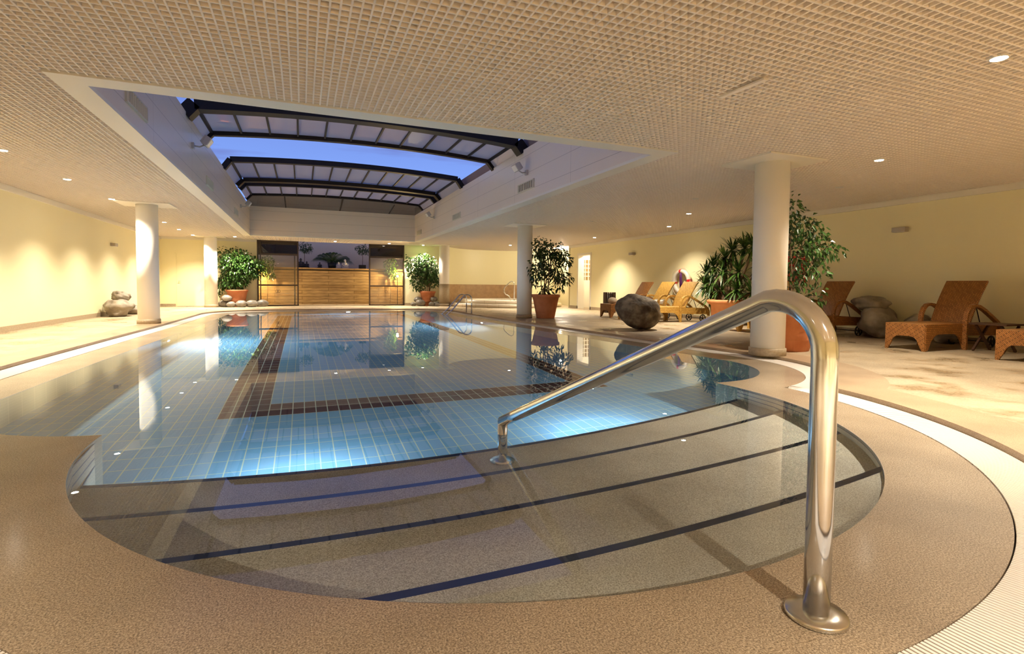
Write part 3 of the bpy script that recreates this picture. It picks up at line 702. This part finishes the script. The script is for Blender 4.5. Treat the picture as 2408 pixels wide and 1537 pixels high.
def statue(x, h, m, label):
    t = thing('seated_statue', label, 'statue', (x, 26.35, 1.70), group='small stone statues on the courtyard wall')
    s = h/.4
    MB().lathe([(.15, 0), (.16, .03), (.14, .06)], n=20, ax=s, ay=s).build('plinth', m, t)
    MB().lathe([(.13*s, .06*s), (.15*s, .09*s), (.11*s, .13*s), (.075*s, .17*s), (.085*s, .22*s), (.06*s, .27*s), (.028*s, .29*s), (.045*s, .32*s), (.05*s, .35*s), (.035*s, .385*s), (.015*s, .405*s), (.001, .42*s)], n=20, ay=.8).build('figure', m, t)
    for sx in (-1, 1): MB().tube([(sx*.075*s, 0, .26*s), (sx*.115*s, -.02*s, .18*s), (sx*.04*s, -.10*s, .12*s)], [.028*s, .026*s, .02*s], 8).build('arm', m, t)
for x, h, mm, lb in ((-.05, .46, 'statue_dark', 'dark seated statue, largest, beside the left door stile'), (.21, .33, 'statue_dark', 'dark seated statue, second from the left'), (.78, .30, 'statue_dark', 'small dark statue standing alone left of the palm'),
                     (1.62, .33, 'statue_white', 'pale stone statue, shorter of the pale pair'), (1.92, .46, 'statue_white', 'pale stone statue, taller of the pale pair')): statue(x, h, mm, lb)

# ================================================================== plants
def leaf_mesh(name, P, Dr, L, W, m, parent, droop=.25):
    P = np.array(P, float); Dr = np.array(Dr, float); Dr /= np.linalg.norm(Dr, axis=1)[:, None]; n = len(P)
    L = np.broadcast_to(L, (n,))[:, None]; W = np.broadcast_to(W, (n,))[:, None]
    rnd = rng.normal(size=(n, 3)); S = np.cross(Dr, rnd); S /= np.linalg.norm(S, axis=1)[:, None]; U = np.cross(S, Dr)
    b = P; t = P+Dr*L-np.array([0, 0, 1])*L*droop; mid = P+Dr*L*.45; l = mid+S*W+U*W*.35; r = mid-S*W+U*W*.35
    V = np.stack([b, l, t, r], 1).reshape(-1, 3); mb = MB()
    f = []
    for i in range(n): o = 4*i; f += [(o, o+2, o+1), (o, o+3, o+2)]
    mb.v = [tuple(v) for v in V]; mb.f = f; mb.sm = [False]*len(f)
    return mb.build(name, m, parent)
def blob_points(blobs, n):
    vol = np.array([b[3]*b[4]*b[5] for b in blobs]); k = rng.choice(len(blobs), n, p=vol/vol.sum()); P = []; Dd = []
    for i in k:
        cx_, cy_, cz, rx, ry, rz = blobs[i]; d = rng.normal(size=3); d /= np.linalg.norm(d); rad = rng.random()**.45
        P.append((cx_+d[0]*rx*rad, cy_+d[1]*ry*rad, cz+d[2]*rz*rad)); Dd.append(d*.7+rng.normal(size=3)*.5+np.array([0, 0, -.55]))
    return P, Dd
def pot(t, r0, r1, h, m='terracotta', rimh=.09, lip=.03):
    MB().lathe([(r0*.98, 0), (r0, .02), (r0+(r1-lip-r0)*.28, h*.28), (r0+(r1-lip-r0)*.29+.006, h*.30), (r0+(r1-lip-r0)*.32, h*.32), (r1-lip, h-rimh), (r1, h-rimh+.01), (r1+.008, h-.01), (r1-.005, h), (r1-.05, h), (r1-.07, h-.06), (.001, h-.06)], n=56).build('pot', m, t)
    MB().lathe([(.0001, h-.045), (r1-.075, h-.05)], n=32).build('soil', 'soil', t)
def ficus(x, y, label, potd, blobs, nleaf, L=.085, W=.02, m='leaf', stems=7, group=None, pm='terracotta', cat='potted plant', zbase=D):
    t = thing('potted_ficus', label, cat, (x, y, zbase), group=group)
    r0, r1, h = potd; pot(t, r0, r1, h, pm)
    st = MB()
    for i in range(stems):
        b = blobs[i % len(blobs)]; a = random.random()*6.28; x0_, y0_ = .10*math.cos(a), .10*math.sin(a)
        p0 = Vector((x0_, y0_, h-.06)); p3 = Vector((b[0]+random.uniform(-.3, .3)*b[3], b[1]+random.uniform(-.3, .3)*b[4], b[2]+.1*b[5]))
        p1 = p0+Vector((0, 0, (p3.z-p0.z)*.4))+Vector((random.uniform(-.05, .05), random.uniform(-.05, .05), 0)); p2 = p1.lerp(p3, .55)+Vector((random.uniform(-.04, .04), random.uniform(-.04, .04), .03))
        pt = [p0, p0.lerp(p1, .5), p1, p1.lerp(p2, .5), p2, p3]; st.tube(pt, [.016, .015, .013, .011, .009, .004], 7)
        for j in range(6):
            q = pt[3+j % 3]; d = Vector(rng.normal(size=3)); d.normalize(); e = q+Vector((d.x*b[3]*.8, d.y*b[4]*.8, abs(d.z)*b[5]*.5)); st.tube([q, q.lerp(e, .5)+Vector((0, 0, .03)), e], [.006, .004, .002], 5)
    st.build('stems', 'bark', t)
    P, Dd = blob_points(blobs, nleaf); s = rng.uniform(.7, 1.25, len(P)); leaf_mesh('foliage', P, Dd, L*s, W*s, m, t)
    return t
# lone tree by the middle column (positions relative to the pot)
ficus(6.70, 14.05, 'dark leafy ficus in a large terracotta pot right of the middle column', (.27, .42, .70), [(-.22, 0, 2.05, .26, .3, .36), (.12, .05, 1.85, .34, .32, .45), (-.30, 0, 1.45, .32, .3, .35), (.38, 0, 1.95, .30, .3, .30), (.62, 0, 1.72, .26, .25, .22), (.25, 0, 1.35, .38, .3, .28), (.66, 0, 1.20, .26, .22, .22), (.0, 0, .85, .30, .2, .14), (.45, 0, .98, .2, .2, .22), (-.38, 0, 1.1, .16, .2, .26)], 1500, .115, .026, 'leaf_dark', 9)
ficus(-2.42, 23.62, 'bushy bright ficus in a terracotta pot at the far left of the glass doors', (.27, .40, .68), [(0, 0, 1.65, .62, .42, .72), (.45, -.05, 1.60, .55, .35, .55), (-.45, .0, 1.95, .28, .25, .45), (-.1, 0, 1.0, .55, .35, .35), (-.62, .1, .9, .16, .2, .5), (.75, -.1, 1.55, .28, .2, .35)], 3000, .115, .034, 'leaf', 7, group='spotlit ficus pair flanking the glass doors')
ficus(5.30, 23.58, 'bushy bright ficus in a terracotta pot right of the glass doors', (.22, .36, .66), [(0, 0, 1.65, .50, .42, .70), (-.2, 0, 1.95, .42, .3, .45), (-.62, 0, 1.7, .36, .25, .55), (-.42, .0, 1.05, .40, .25, .42), (.25, 0, 1.3, .36, .3, .5), (-.88, -.05, 1.95, .18, .2, .35)], 2900, .105, .03, 'leaf', 7, group='spotlit ficus pair flanking the glass doors')
ficus(6.98, 5.98, 'tall loose ficus in a wide terracotta pot hidden behind the nearest column', (.34, .46, .58), [(-.10, .0, 2.08, .26, .3, .38), (.35, 0, 1.88, .36, .3, .24), (.62, 0, 1.62, .34, .28, .24), (.98, 0, 1.58, .20, .2, .18), (.20, 0, 1.45, .34, .3, .34), (.55, 0, 1.22, .34, .26, .22), (.02, 0, 1.05, .24, .25, .3), (.62, 0, .82, .22, .2, .20), (.25, 0, .72, .22, .2, .14)], 1250, .085, .021, 'leaf', 8)

# yucca
yu = thing('potted_yucca', 'spiky multi-headed yucca in an orange pot left of the nearest column', 'potted plant', (10.27, 10.55, D))
MB().lathe([(.38, 0), (.40, .05), (.42, .50), (.50, .54), (.53, .60), (.50, .64), (.44, .64), (.42, .58), (.001, .58)], n=56).build('pot', 'terracotta_orange', yu)
MB().lathe([(.0001, .595), (.43, .59)], n=32).build('soil', 'soil', yu)
st = MB(); LP = []; LD = []; LLn = []
mb = MB()
heads = [(.1, .95, 1.30), (.0, .60, 1.52), (.1, -.05, 1.92), (.1, -.50, 1.95), (0, -.35, 1.35), (.0, .30, .85), (.1, -.75, .85), (.1, .72, .72), (-.1, .15, 1.40), (.2, -.95, 1.5), (0, .15, 1.72), (-.1, .85, 1.0), (-.1, .60, 1.08), (-.15, -.35, .9), (.0, -.85, 1.95)]
for hx, hy, hz in heads:
    hx = hx*.5
    st.tube([(hx*.3, hy*.15, .58), (hx*.5, hy*.5, .58+(hz-.58)*.45), (hx, hy*.92, hz-.05)], [.045, .038, .028], 8)
    for i in range(58):
        a = random.random()*6.28; e = random.uniform(-.9, 1.3); Ln = random.uniform(.34, .56)
        d = Vector((math.cos(a)*math.cos(e), math.sin(a)*math.cos(e), math.sin(e))); s = d.cross(Vector((0, 0, 1)))
        if s.length < .1: continue
        s.normalize(); b = Vector((hx, hy*.92, hz)); w_ = .025; dz = Vector((0, 0, -1))*Ln*(.10+.26*math.cos(e)*random.random())
        m1 = b+d*Ln*.4; m2 = b+d*Ln*.75+dz*.4; tp = b+d*Ln+dz
        mb.add([b+s*w_*.4, b-s*w_*.4, m1+s*w_, m1-s*w_, m2+s*w_*.7, m2-s*w_*.7, tp], [(0, 1, 3, 2), (2, 3, 5, 4), (4, 5, 6)])
st.build('trunks', 'bark', yu); mb.build('leaves', 'leaf_yucca', yu)

# courtyard plants
def palm(x, y, z, label, nf, Lf, m='leaf_dark', potm=True):
    t = thing('potted_palm', label, 'potted plant', (x, y, z))
    if potm: MB().lathe([(.16, 0), (.22, .32), (.20, .32), (.001, .28)], n=28).build('pot', 'black', t)
    mb = MB()
    for i in range(nf):
        a = i*2.4; el = random.uniform(.45, 1.5); pts = []
        for k in range(9):
            s = k/8*Lf; pts.append(Vector((math.cos(a)*s*math.cos(el)*1.25, math.sin(a)*s*math.cos(el)*1.25, .28+s*math.sin(el)-.42*s*s/Lf)))
        mb.tube(pts, .006, 5)
        for k in range(2, 9):
            for sg_ in (-1, 1):
                for q in (0, .5):
                    b = pts[k].lerp(pts[k-1], q); d = (pts[k]-pts[k-1]).normalized(); s = d.cross(Vector((0, 0, 1))).normalized()*sg_
                    tp = b+(s*.8+d*.5-Vector((0, 0, .7)))*.24; wv = d*.014
                    mb.add([b-wv, b+wv, tp], [(0, 1, 2)])
    mb.build('fronds', m, t); return t
palm(1.35, 26.7, 1.70, 'dark feathery palm in a black pot behind the plank wall', 26, .92)
for x, lb in ((.10, 'slim small tree left of the palm in the courtyard'), (2.78, 'slim small tree in a black pot right of the pale statues')):
    t = thing('potted_tree', lb, 'potted plant', (x, 26.95, 1.70)); MB().bx(-.16, .16, -.14, .14, 0, .24).build('pot', 'black', t)
    MB().tube([(0, 0, .2), (.02, 0, .6), (0, 0, 1.0)], .012, 7).build('trunk', 'bark', t)
    P, Dd = blob_points([(0, 0, 1.05, .36, .3, .22), (.1, 0, .9, .3, .3, .14)], 300); leaf_mesh('foliage', P, Dd, .10, .02, 'leaf_dark', t)
for x, z, lb in ((-1.45, 1.5, 'leafy shrub lit by the left courtyard lamp'), (3.95, 1.55, 'leafy shrub lit by the right courtyard lamp')):
    t = thing('courtyard_shrub', lb, 'shrub', (x, 25.75, D), group='shrubs by the courtyard lamps')
    MB().tube([(0, 0, 0), (.03, 0, .7), (0, 0, z)], .012, 7).build('stem', 'bark', t)
    P, Dd = blob_points([(0, 0, z+.3, .32, .15, .42), (.15, 0, z-.1, .22, .12, .3)], 420); leaf_mesh('foliage', P, Dd, .11, .03, 'leaf', t)

# ================================================================== rocks
def rock(x, y, z, rx, ry, rz_, label, m='rock', seed=0, rot=0, tilt=0, group=None, name='boulder', amp=.10):
    r_ = random.Random(seed); import mathutils.noise as mn
    vs = []; n, k = 40, 26; off = Vector((seed*7.3, seed*3.1, 0))
    pts = []
    for j in range(k+1):
        ph = math.pi*j/k
        for i in range(n):
            th = math.tau*i/n; d = Vector((math.sin(ph)*math.cos(th), math.sin(ph)*math.sin(th), math.cos(ph)))
            f = 1+amp*1.7*mn.noise(d*1.1+off)+amp*.55*mn.noise(d*3+off)+amp*.15*mn.noise(d*8+off)
            pts.append(Vector((d.x*rx*f, d.y*ry*f, d.z*rz_*f)))
    Rm = Matrix.Rotation(rot, 3, 'Z')@Matrix.Rotation(tilt, 3, 'Y'); pts = [Rm@p for p in pts]
    mz = min(p.z for p in pts); pts = [Vector((p.x, p.y, max(p.z-mz, (p.z-mz)*.35+.02 if p.z-mz < .03 else 0))) for p in pts]
    mz = min(p.z for p in pts); pts = [(p.x, p.y, p.z-mz) for p in pts]
    mb = MB().add(pts, [(j*n+i, (j+1)*n+i, (j+1)*n+(i+1) % n, j*n+(i+1) % n) for j in range(k) for i in range(n)], True)
    o = mb.build(name, m, loc=(x, y, z)); tag(o, label, 'rock', group); return o
rock(6.98, 9.86, D, .53, .42, .385, 'large dark egg-shaped boulder tilted on the pool edge', 'rock_dark', 3, rot=-.35, tilt=.42, amp=.12)
G1 = 'boulders heaped beside the tan lounger'
rock(10.46, 6.84, D, .34, .33, .27, 'big brownish boulder at the bottom of the heap by the right wall', 'rock', 5, group=G1, amp=.2, tilt=.15)
rock(10.42, 6.98, .56, .26, .34, .15, 'pale flattened boulder lying on top of the heap by the right wall', 'rock', 6, group=G1, rot=.2, amp=.2, tilt=.1)
rock(10.72, 6.24, D, .26, .24, .24, 'rounded boulder right behind the tan lounger arm', 'rock', 8, group=G1, amp=.2)
rock(10.84, 7.32, D, .17, .16, .15, 'small boulder at the left foot of the heap by the right wall', 'rock', 9, group=G1, amp=.2)
rock(10.72, 5.75, D, .28, .22, .16, 'low boulder half hidden behind the tan lounger back', 'rock', 11, group=G1)
G2 = 'boulders piled against the left wall'
rock(-4.70, 17.50, D, .32, .46, .23, 'wide pale boulder at the front of the pile by the left wall', 'rock', 21, group=G2, amp=.22)
rock(-4.74, 17.86, .43, .22, .28, .16, 'rounded boulder on top of the pile by the left wall', 'rock', 22, group=G2, amp=.22, tilt=.25)
rock(-4.62, 18.65, D, .26, .34, .15, 'smaller boulder at the right end of the pile by the left wall', 'rock', 23, group=G2)
G3 = 'smooth stones around the left bushy ficus pot'
for i, (x, y, z, r, lb) in enumerate([(-2.86, 23.40, D, .18, 'smooth grey stone leftmost under the left ficus pot'), (-2.58, 23.10, D, .15, 'smooth pale stone below the middle of the left ficus pot'), (-2.74, 23.20, .28, .16, 'smooth grey stone stacked on top left of the left ficus pot'),
        (-2.22, 23.10, D, .18, 'smooth glossy stone in front of the left ficus pot'), (-1.84, 23.15, D, .19, 'smooth glossy stone right of the left ficus pot'), (-1.48, 23.5, D, .19, 'dark smooth stone against the glass door frame')]):
    rock(x, y, z, r*1.15, r*.9, r*.80, lb, 'rock_grey', 40+i, group=G3, name='smooth_stone', amp=.06)
G4 = 'smooth stones around the right bushy ficus pot'
for i, (x, y, z, r, lb) in enumerate([(4.62, 23.4, D, .12, 'small smooth stone leftmost at the right ficus pot'), (4.90, 23.2, D, .19, 'large smooth glossy stone left of the right ficus pot'), (4.86, 23.55, .20, .17, 'smooth stone behind and above the large one'), (5.40, 23.15, D, .13, 'smooth stone in front right of the right ficus pot'),
        (5.62, 23.2, D, .14, 'dark smooth stone second from the far right column'), (5.52, 23.3, .24, .15, 'smooth stone on top right of the right ficus pot'), (5.55, 22.72, D, .10, 'dark smooth stone at the foot of the far right column')]):
    rock(x, y, z, r*1.15, r*.9, r*.80, lb, 'rock_grey', 60+i, group=G4, name='smooth_stone', amp=.06)

# ================================================================== loungers
def wheel_part(t, x, y, r=.095):
    mb = MB(); ring_ = [(x+r*math.cos(a*math.tau/28), y, r+r*math.sin(a*math.tau/28)) for a in range(29)]
    mb.tube(ring_, .014, 8, caps=False)
    for k in range(5): a = k*math.tau/5+.3; mb.beam((x, y, r), (x+(r-.01)*math.cos(a), y, r+(r-.01)*math.sin(a)), .018, .012)
    mb.tube([(x, y-.02, r), (x, y+.02, r)], .022, 10)
    mb.build('wheel', 'black', t)
def lounger(mat_, loc, label, group):
    t = thing('wicker_lounger', label, 'sun lounger', loc, group=group)
    hw_, sh = .29, .42; zs = sh
    # seat top: slightly rounded board of woven cane from foot to hinge and on to the rear frame
    MB().bx(0.02, 1.15, -hw_+.01, hw_-.01, sh-.03, sh).build('seat', mat_, t, bevel=.012)
    # skirts with arched lower edge; foot end and both sides
    def skirt(p, q, z_hi, lo, arch, th=.025, leg=.055):
        mb = MB(); p, q = Vector(p), Vector(q); d = q-p; L_ = d.length; d.normalize(); nv = Vector((-d.y, d.x, 0))*th/2; k = 16; vs = []
        for i in range(k+1):
            s = L_*i/k
            if s < leg or s > L_-leg: zb = lo
            else:
                u_ = (s-leg)/(L_-2*leg); zb = arch*(1-(abs(2*u_-1))**5)
            for sg_ in (-1, 1): vs += [p+d*s+nv*sg_+Vector((0, 0, zb)), p+d*s+nv*sg_+Vector((0, 0, z_hi))]
        fs = []
        for i in range(k):
            o = 4*i; fs += [(o, o+4, o+5, o+1), (o+2, o+3, o+7, o+6), (o+1, o+5, o+7, o+3), (o, o+2, o+6, o+4)]
        fs += [(0, 1, 3, 2), (4*k, 4*k+2, 4*k+3, 4*k+1)]
        mb.add(vs, fs); return mb
    skirt((0, -hw_, 0), (0, hw_, 0), sh-.004, 0, .22).build('foot_panel', mat_, t)
    for sg_ in (-1, 1):
        skirt((0, sg_*hw_, 0), (1.0, sg_*hw_, 0), sh-.004, 0, .26).build('side_panel', mat_, t)
        MB().beam((.98, sg_*hw_, .31), (1.88, sg_*hw_, .29), .03, .17).build('rear_frame', mat_, t)
        pts = [(.93, .0), (.93, .30), (.93, .47), (.95, .56), (1.0, .64), (1.07, .69), (1.15, .705), (1.26, .69), (1.42, .625), (1.62, .52), (1.78, .43), (1.86, .37), (1.90, .29), (1.90, .16)]
        mb = MB(); y = sg_*(hw_+.035)
        vs = []
        for i, (x, z) in enumerate(pts):
            a = pts[max(i-1, 0)]; b = pts[min(i+1, len(pts)-1)]; tv = Vector((b[0]-a[0], b[1]-a[1])).normalized(); nx, nz_ = -tv.y*.024, tv.x*.024
            vs += [(x+nx, y-.034, z+nz_), (x+nx, y+.034, z+nz_), (x-nx, y+.034, z-nz_), (x-nx, y-.034, z-nz_)]
        mb.add(vs, [(4*i+a, 4*i+(a+1) % 4, 4*i+4+(a+1) % 4, 4*i+4+a) for i in range(len(pts)-1) for a in range(4)]+[(3, 2, 1, 0), tuple(4*(len(pts)-1)+a for a in range(4))])
        mb.build('armrest', mat_, t, bevel=.006)
        wheel_part(t, 1.74, sg_*(hw_-.01))
    MB().tube([(1.74, -hw_, .095), (1.74, hw_, .095)], .01, 8).build('axle', 'black', t)
    MB().bx(1.85, 1.89, -hw_, hw_, .22, .37).build('rear_frame', mat_, t)
    for x in (.5, 1.0, 1.5): MB().bx(x-.02, x+.02, -hw_+.01, hw_-.01, .28, .32).build('cross_bar', mat_, t)
    # backrest, leaning and gently curved
    mb = MB(); k = 10; prof = []
    for i in range(k+1):
        s = i/k; prof.append((1.13+.30*s+.13*s*s, sh-.03+.71*s))
    vs = []
    for i, (x, z) in enumerate(prof):
        a = prof[max(i-1, 0)]; b = prof[min(i+1, k)]; tv = Vector((b[0]-a[0], b[1]-a[1])).normalized(); nx, nz_ = tv.y*.018, -tv.x*.018; wy = hw_-.005+.015*i/k
        vs += [(x-nx, -wy, z-nz_), (x-nx, wy, z-nz_), (x+nx, wy, z+nz_), (x+nx, -wy, z+nz_)]
    mb.add(vs, [(4*i+a, 4*i+(a+1) % 4, 4*i+4+(a+1) % 4, 4*i+4+a) for i in range(k) for a in range(4)]+[(3, 2, 1, 0), tuple(4*k+a for a in range(4))])
    mb.build('backrest', mat_, t, bevel=.008)
    mb = MB()
    for sg_ in (-1, 1): mb.tube([(1.38, sg_*.2, .82), (1.62, sg_*.2, .30)], .008, 6)
    mb.tube([(1.38, -.2, .82), (1.38, .2, .82)], .008, 6); mb.build('back_stay', 'black', t)
    return t
GL = 'wicker sun loungers along the right wall'
lg = lounger('wicker', (8.62, 11.85, D), 'honey wicker lounger nearest the yucca, empty, wheels in view', GL)
copy_tree(lg, (8.62, 12.82, D), 0, 'honey wicker lounger with a white robe and rolled towel on it', GL)
l3 = lounger('wicker_brown', (8.86, 5.37, D), 'brown wicker lounger in full view at the right, facing the pool', GL)
copy_tree(l3, (8.72, 13.98, D), 0, 'dull brown wicker lounger half hidden by the boulder, nearest the bin', GL)
copy_tree(l3, (8.80, 7.56, D), 0, 'brown wicker lounger behind the right ficus with a black wheel showing', GL)
copy_tree(l3, (8.86, 3.90, D), 0, 'brown wicker lounger cut off by the right edge of the picture', GL)
copy_tree(lg, (8.78, 8.98, D), 0, 'wicker lounger in front of the yucca, mostly hidden by the nearest column', GL)

# folded side table between the right loungers
tb = thing('side_table', 'small dark folding table beside the brown lounger at the right', 'table', (9.95, 4.72, D))
MB().box((0, 0, .43), (.48, .48, .025)).build('tabletop', 'tablewood', tb)
for s_ in (-1, 1):
    MB().beam((-.20, s_*.19, 0.012), (.20, s_*.19, .41), .03, .03).build('leg', 'tablewood', tb)
    MB().beam((.20, s_*.16, 0.012), (-.20, s_*.16, .41), .03, .03).build('leg', 'tablewood', tb)

# white robe and towels
import mathutils.noise as mn
def cloth_blob(name, loc, rx, ry, h, label, cat, m='towel', seed=1):
    n = 40; vs = []; fs = []
    for j in range(n+1):
        for i in range(n+1):
            u_, v_ = 2*i/n-1, 2*j/n-1; rr_ = max(abs(u_), abs(v_)); e = max(0, 1-rr_**3)
            z = h*e*(.55+.75*abs(mn.noise(Vector((u_*2.2, v_*2.2, seed))))+.35*mn.noise(Vector((u_*5, v_*5, seed))))
            vs.append((u_*rx*(1+.12*mn.noise(Vector((v_*2, seed, 0)))), v_*ry*(1+.12*mn.noise(Vector((u_*2, 0, seed)))), max(z, .001)))
    for j in range(n):
        for i in range(n): a = j*(n+1)+i; fs.append((a, a+1, a+n+2, a+n+1))
    o = MB().add(vs, fs, True).build(name, m, loc=loc); tag(o, label, cat)
cloth_blob('bathrobe', (9.30, 12.82, D+.421), .33, .22, .20, 'crumpled white bathrobe lying on the honey lounger', 'bathrobe')
def towelroll(loc, ln, r, label, m='towel', ax='y'):
    mb = MB(); pr = []
    for i in range(60): a = i*math.tau/18; rr_ = r*(.25+.75*i/59); pr.append((rr_*math.cos(a), rr_*math.sin(a)))
    vs = [];
    for x, z in pr:
        vs += [(x, -ln/2, z+r), (x, ln/2, z+r)] if ax == 'y' else [(-ln/2, x, z+r), (ln/2, x, z+r)]
    mb.add(vs, [(2*i, 2*i+1, 2*i+3, 2*i+2) for i in range(len(pr)-1)], True)
    o = mb.build('rolled_towel', m, loc=loc); o.modifiers.new('solid', 'SOLIDIFY').thickness = .012
    tag(o, label, 'towel')
towelroll((9.80, 12.15+.60, D+.425), .40, .085, 'thick rolled white towel on the honey lounger in front of the robe')
o = rock(8.98, 14.0, D+.42, .14, .14, .11, 'round beige cushion on the lounger next to the dark bin', 'cushion', 77, name='round_cushion', amp=.01); o['category'] = 'cushion'

# slatted waste bin
bn = thing('waste_bin', 'round dark slatted waste bin standing by the right wall', 'bin', (10.42, 16.45, D))
MB().lathe([(.20, 0), (.20, .70), (.19, .70), (.19, .05), (.001, .05)], n=28).build('liner', 'black', bn)
mb = MB()
for k in range(22): a = k*math.tau/22; mb.box((.215*math.cos(a), .215*math.sin(a), .37), (.022, .040, .74), rz=a)
mb.build('slats', 'binwood', bn)

# life ring
lr = thing('life_ring', 'white life ring with red bands hanging on the right wall', 'life ring', (XR-.10, 13.12, 1.16))
mb = MB(); n1, n2 = 56, 16; R1, R2 = .325, .068
def tor(a, b, rr=R2): return (rr*math.sin(b), (R1+rr*math.cos(b))*math.cos(a), (R1+rr*math.cos(b))*math.sin(a))
mb.add([tor(i*math.tau/n1, j*math.tau/n2) for i in range(n1) for j in range(n2)], [(i*n2+j, ((i+1) % n1)*n2+j, ((i+1) % n1)*n2+(j+1) % n2, i*n2+(j+1) % n2) for i in range(n1) for j in range(n2)], True)
mb.build('ring', 'ringwhite', lr)
for q in range(4):
    a0 = math.radians(78+90*q); mb = MB(); k = 5
    mb.add([tor(a0+i*.055, j*math.tau/n2, R2+.004) for i in range(k) for j in range(n2)], [(i*n2+j, (i+1)*n2+j, (i+1)*n2+(j+1) % n2, i*n2+(j+1) % n2) for i in range(k-1) for j in range(n2)], True)
    mb.build('band', 'red', lr)
    a1 = a0+.11; pts = [Vector((-.02-.01, (R1+R2+.012+.05*math.sin(math.pi*i/10))*math.cos(a1+i*.157), (R1+R2+.012+.05*math.sin(math.pi*i/10))*math.sin(a1+i*.157))) for i in range(11)]
    MB().tube(pts, .007, 6).build('grab_cord', 'ringwhite', lr)
mb = MB()
for i in range(9):
    yo = random.uniform(-.05, .05); xo = random.uniform(-.05, -.01); b = random.uniform(-.30, -.16)
    mb.tube([(xo, yo*.3, .30), (xo-.02, yo, .15), (xo-.01, yo*1.4, b*.3), (xo, yo, b)], .011, 6)
mb.build('rope_bundle', 'purple', lr)
MB().box((.07, 0, .30), (.06, .06, .05)).build('wall_hook', 'steel_brush', lr)

# fire cabinet, alarm button, wall boxes
fc = thing('fire_cabinet', 'red fire hose cabinet on the right wall behind the ficus leaves', 'fire cabinet', (XR-.075, 9.22, 1.13))
MB().box((0, 0, .32), (.15, .70, .64)).build('body', 'red', fc, bevel=.008)
MB().box((-.08, .0, .33), (.012, .62, .56)).build('door', 'red', fc, bevel=.004)
MB().box((-.092, -.22, .42), (.012, .03, .05)).build('latch', 'lampring', fc)
ab = thing('alarm_button', 'small red alarm button on the wall above the fire cabinet', 'alarm', (XR-.02, 9.35, 2.02)); MB().box((0, 0, 0), (.04, .10, .10)).build('box', 'red', ab, bevel=.004); MB().lathe([(.025, -.01), (.025, .01)], (0, 0, 0), 16).build('glass', 'lampring', ab, loc=(-.02, 0, 0))
for x, y, z, lb in ((XR-.06, 6.80, 2.17, 'small grey box lamp on the right wall above the boulder heap'), (XR-.06, 15.85, 2.17, 'small grey box lamp on the right wall left of the life ring'), (XL+.06, 18.5, 2.07, 'small grey box lamp on the left wall')):
    t = thing('wall_lamp', lb, 'wall lamp', (x, y, z), group='grey box lamps on the walls')
    MB().box((0, 0, 0), (.12, .25, .09)).build('housing', 'floodbox', t, bevel=.004)
    MB().box((0, 0, -.048), (.09, .21, .006)).build('diffuser', 'lampring', t)

# floodlights and vents on the skylight shaft
def flood(x, y, z, side, label):
    t = thing('floodlight', label, 'floodlight', (x, y, z), group='floodlights on the skylight shaft')
    s = side
    MB().box((s*.02, 0, -.06), (.04, .10, .10)).tube([(s*.03, 0, -.06), (s*.12, .0, -.07), (s*.20, .0, -.03)], .014, 8).build('bracket', 'floodbox', t)
    Rm = Matrix.Rotation(s*.6, 3, 'Y')
    MB().box((s*.24, 0, .03), (.10, .24, .16), rot=Rm).build('housing', 'floodbox', t, bevel=.01)
    mb = MB(); 
    for k in range(5): mb.box(Vector((s*.24, 0, .03))+Rm@Vector((-s*.06, -.10+.05*k, 0)), (.03, .008, .14), rot=Rm)
    mb.build('cooling_fins', 'floodbox', t)
    MB().box(Vector((s*.24, 0, .03))+Rm@Vector((s*.052, 0, 0)), (.008, .20, .12), rot=Rm).build('lens', 'lampring', t)
flood(SXL, 10.8, 3.47, 1, 'grey floodlight on the left skylight wall, nearer one')
flood(SXL, 18.6, 3.47, 1, 'grey floodlight on the left skylight wall, farther one')
flood(SXR, 10.1, 3.40, -1, 'grey floodlight on the right skylight wall, nearer one')
flood(SXR, 18.3, 3.43, -1, 'grey floodlight on the right skylight wall, farther one')
def vent(x, y, side, label):
    t = thing('air_vent', label, 'vent', (x, y, 3.07), group='pale slatted air vents on the skylight shaft')
    MB().box((side*.004, 0, 0), (.008, .78, .15)).build('backing', 'ventdark', t)
    MB().box((side*.012, 0, .082), (.024, .84, .02)).box((side*.012, 0, -.082), (.024, .84, .02)).box((side*.012, .41, 0), (.024, .02, .15)).box((side*.012, -.41, 0), (.024, .02, .15)).build('frame', 'vent', t)
    mb = MB()
    for k in range(9): mb.box((side*.016, -.36+.09*k, 0), (.02, .022, .15), rz=.5)
    mb.build('slats', 'vent', t)
for y, l in ((7.42, 'pale slatted vent on the left skylight wall, nearest one'), (12.65, 'pale slatted vent on the left skylight wall, middle one'), (17.4, 'pale slatted vent on the left skylight wall, farthest one')): vent(SXL, y, 1, l)
for y, l in ((10.15, 'pale slatted vent on the right skylight wall, nearest one'), (15.45, 'pale slatted vent on the right skylight wall, middle one'), (20.9, 'pale slatted vent on the right skylight wall, farthest one')): vent(SXR, y, -1, l)

# light from the ceiling lamps refracts through the still water onto the basin
for o in bpy.data.objects:
    if o.type == 'LIGHT' and o.data.type == 'SPOT': o.data.cycles.is_caustics_light = True
    if o.parent == pool:
        if o.name == 'water_surface': o.cycles.is_caustics_caster = True
        elif o.name != 'rim': o.cycles.is_caustics_receiver = True
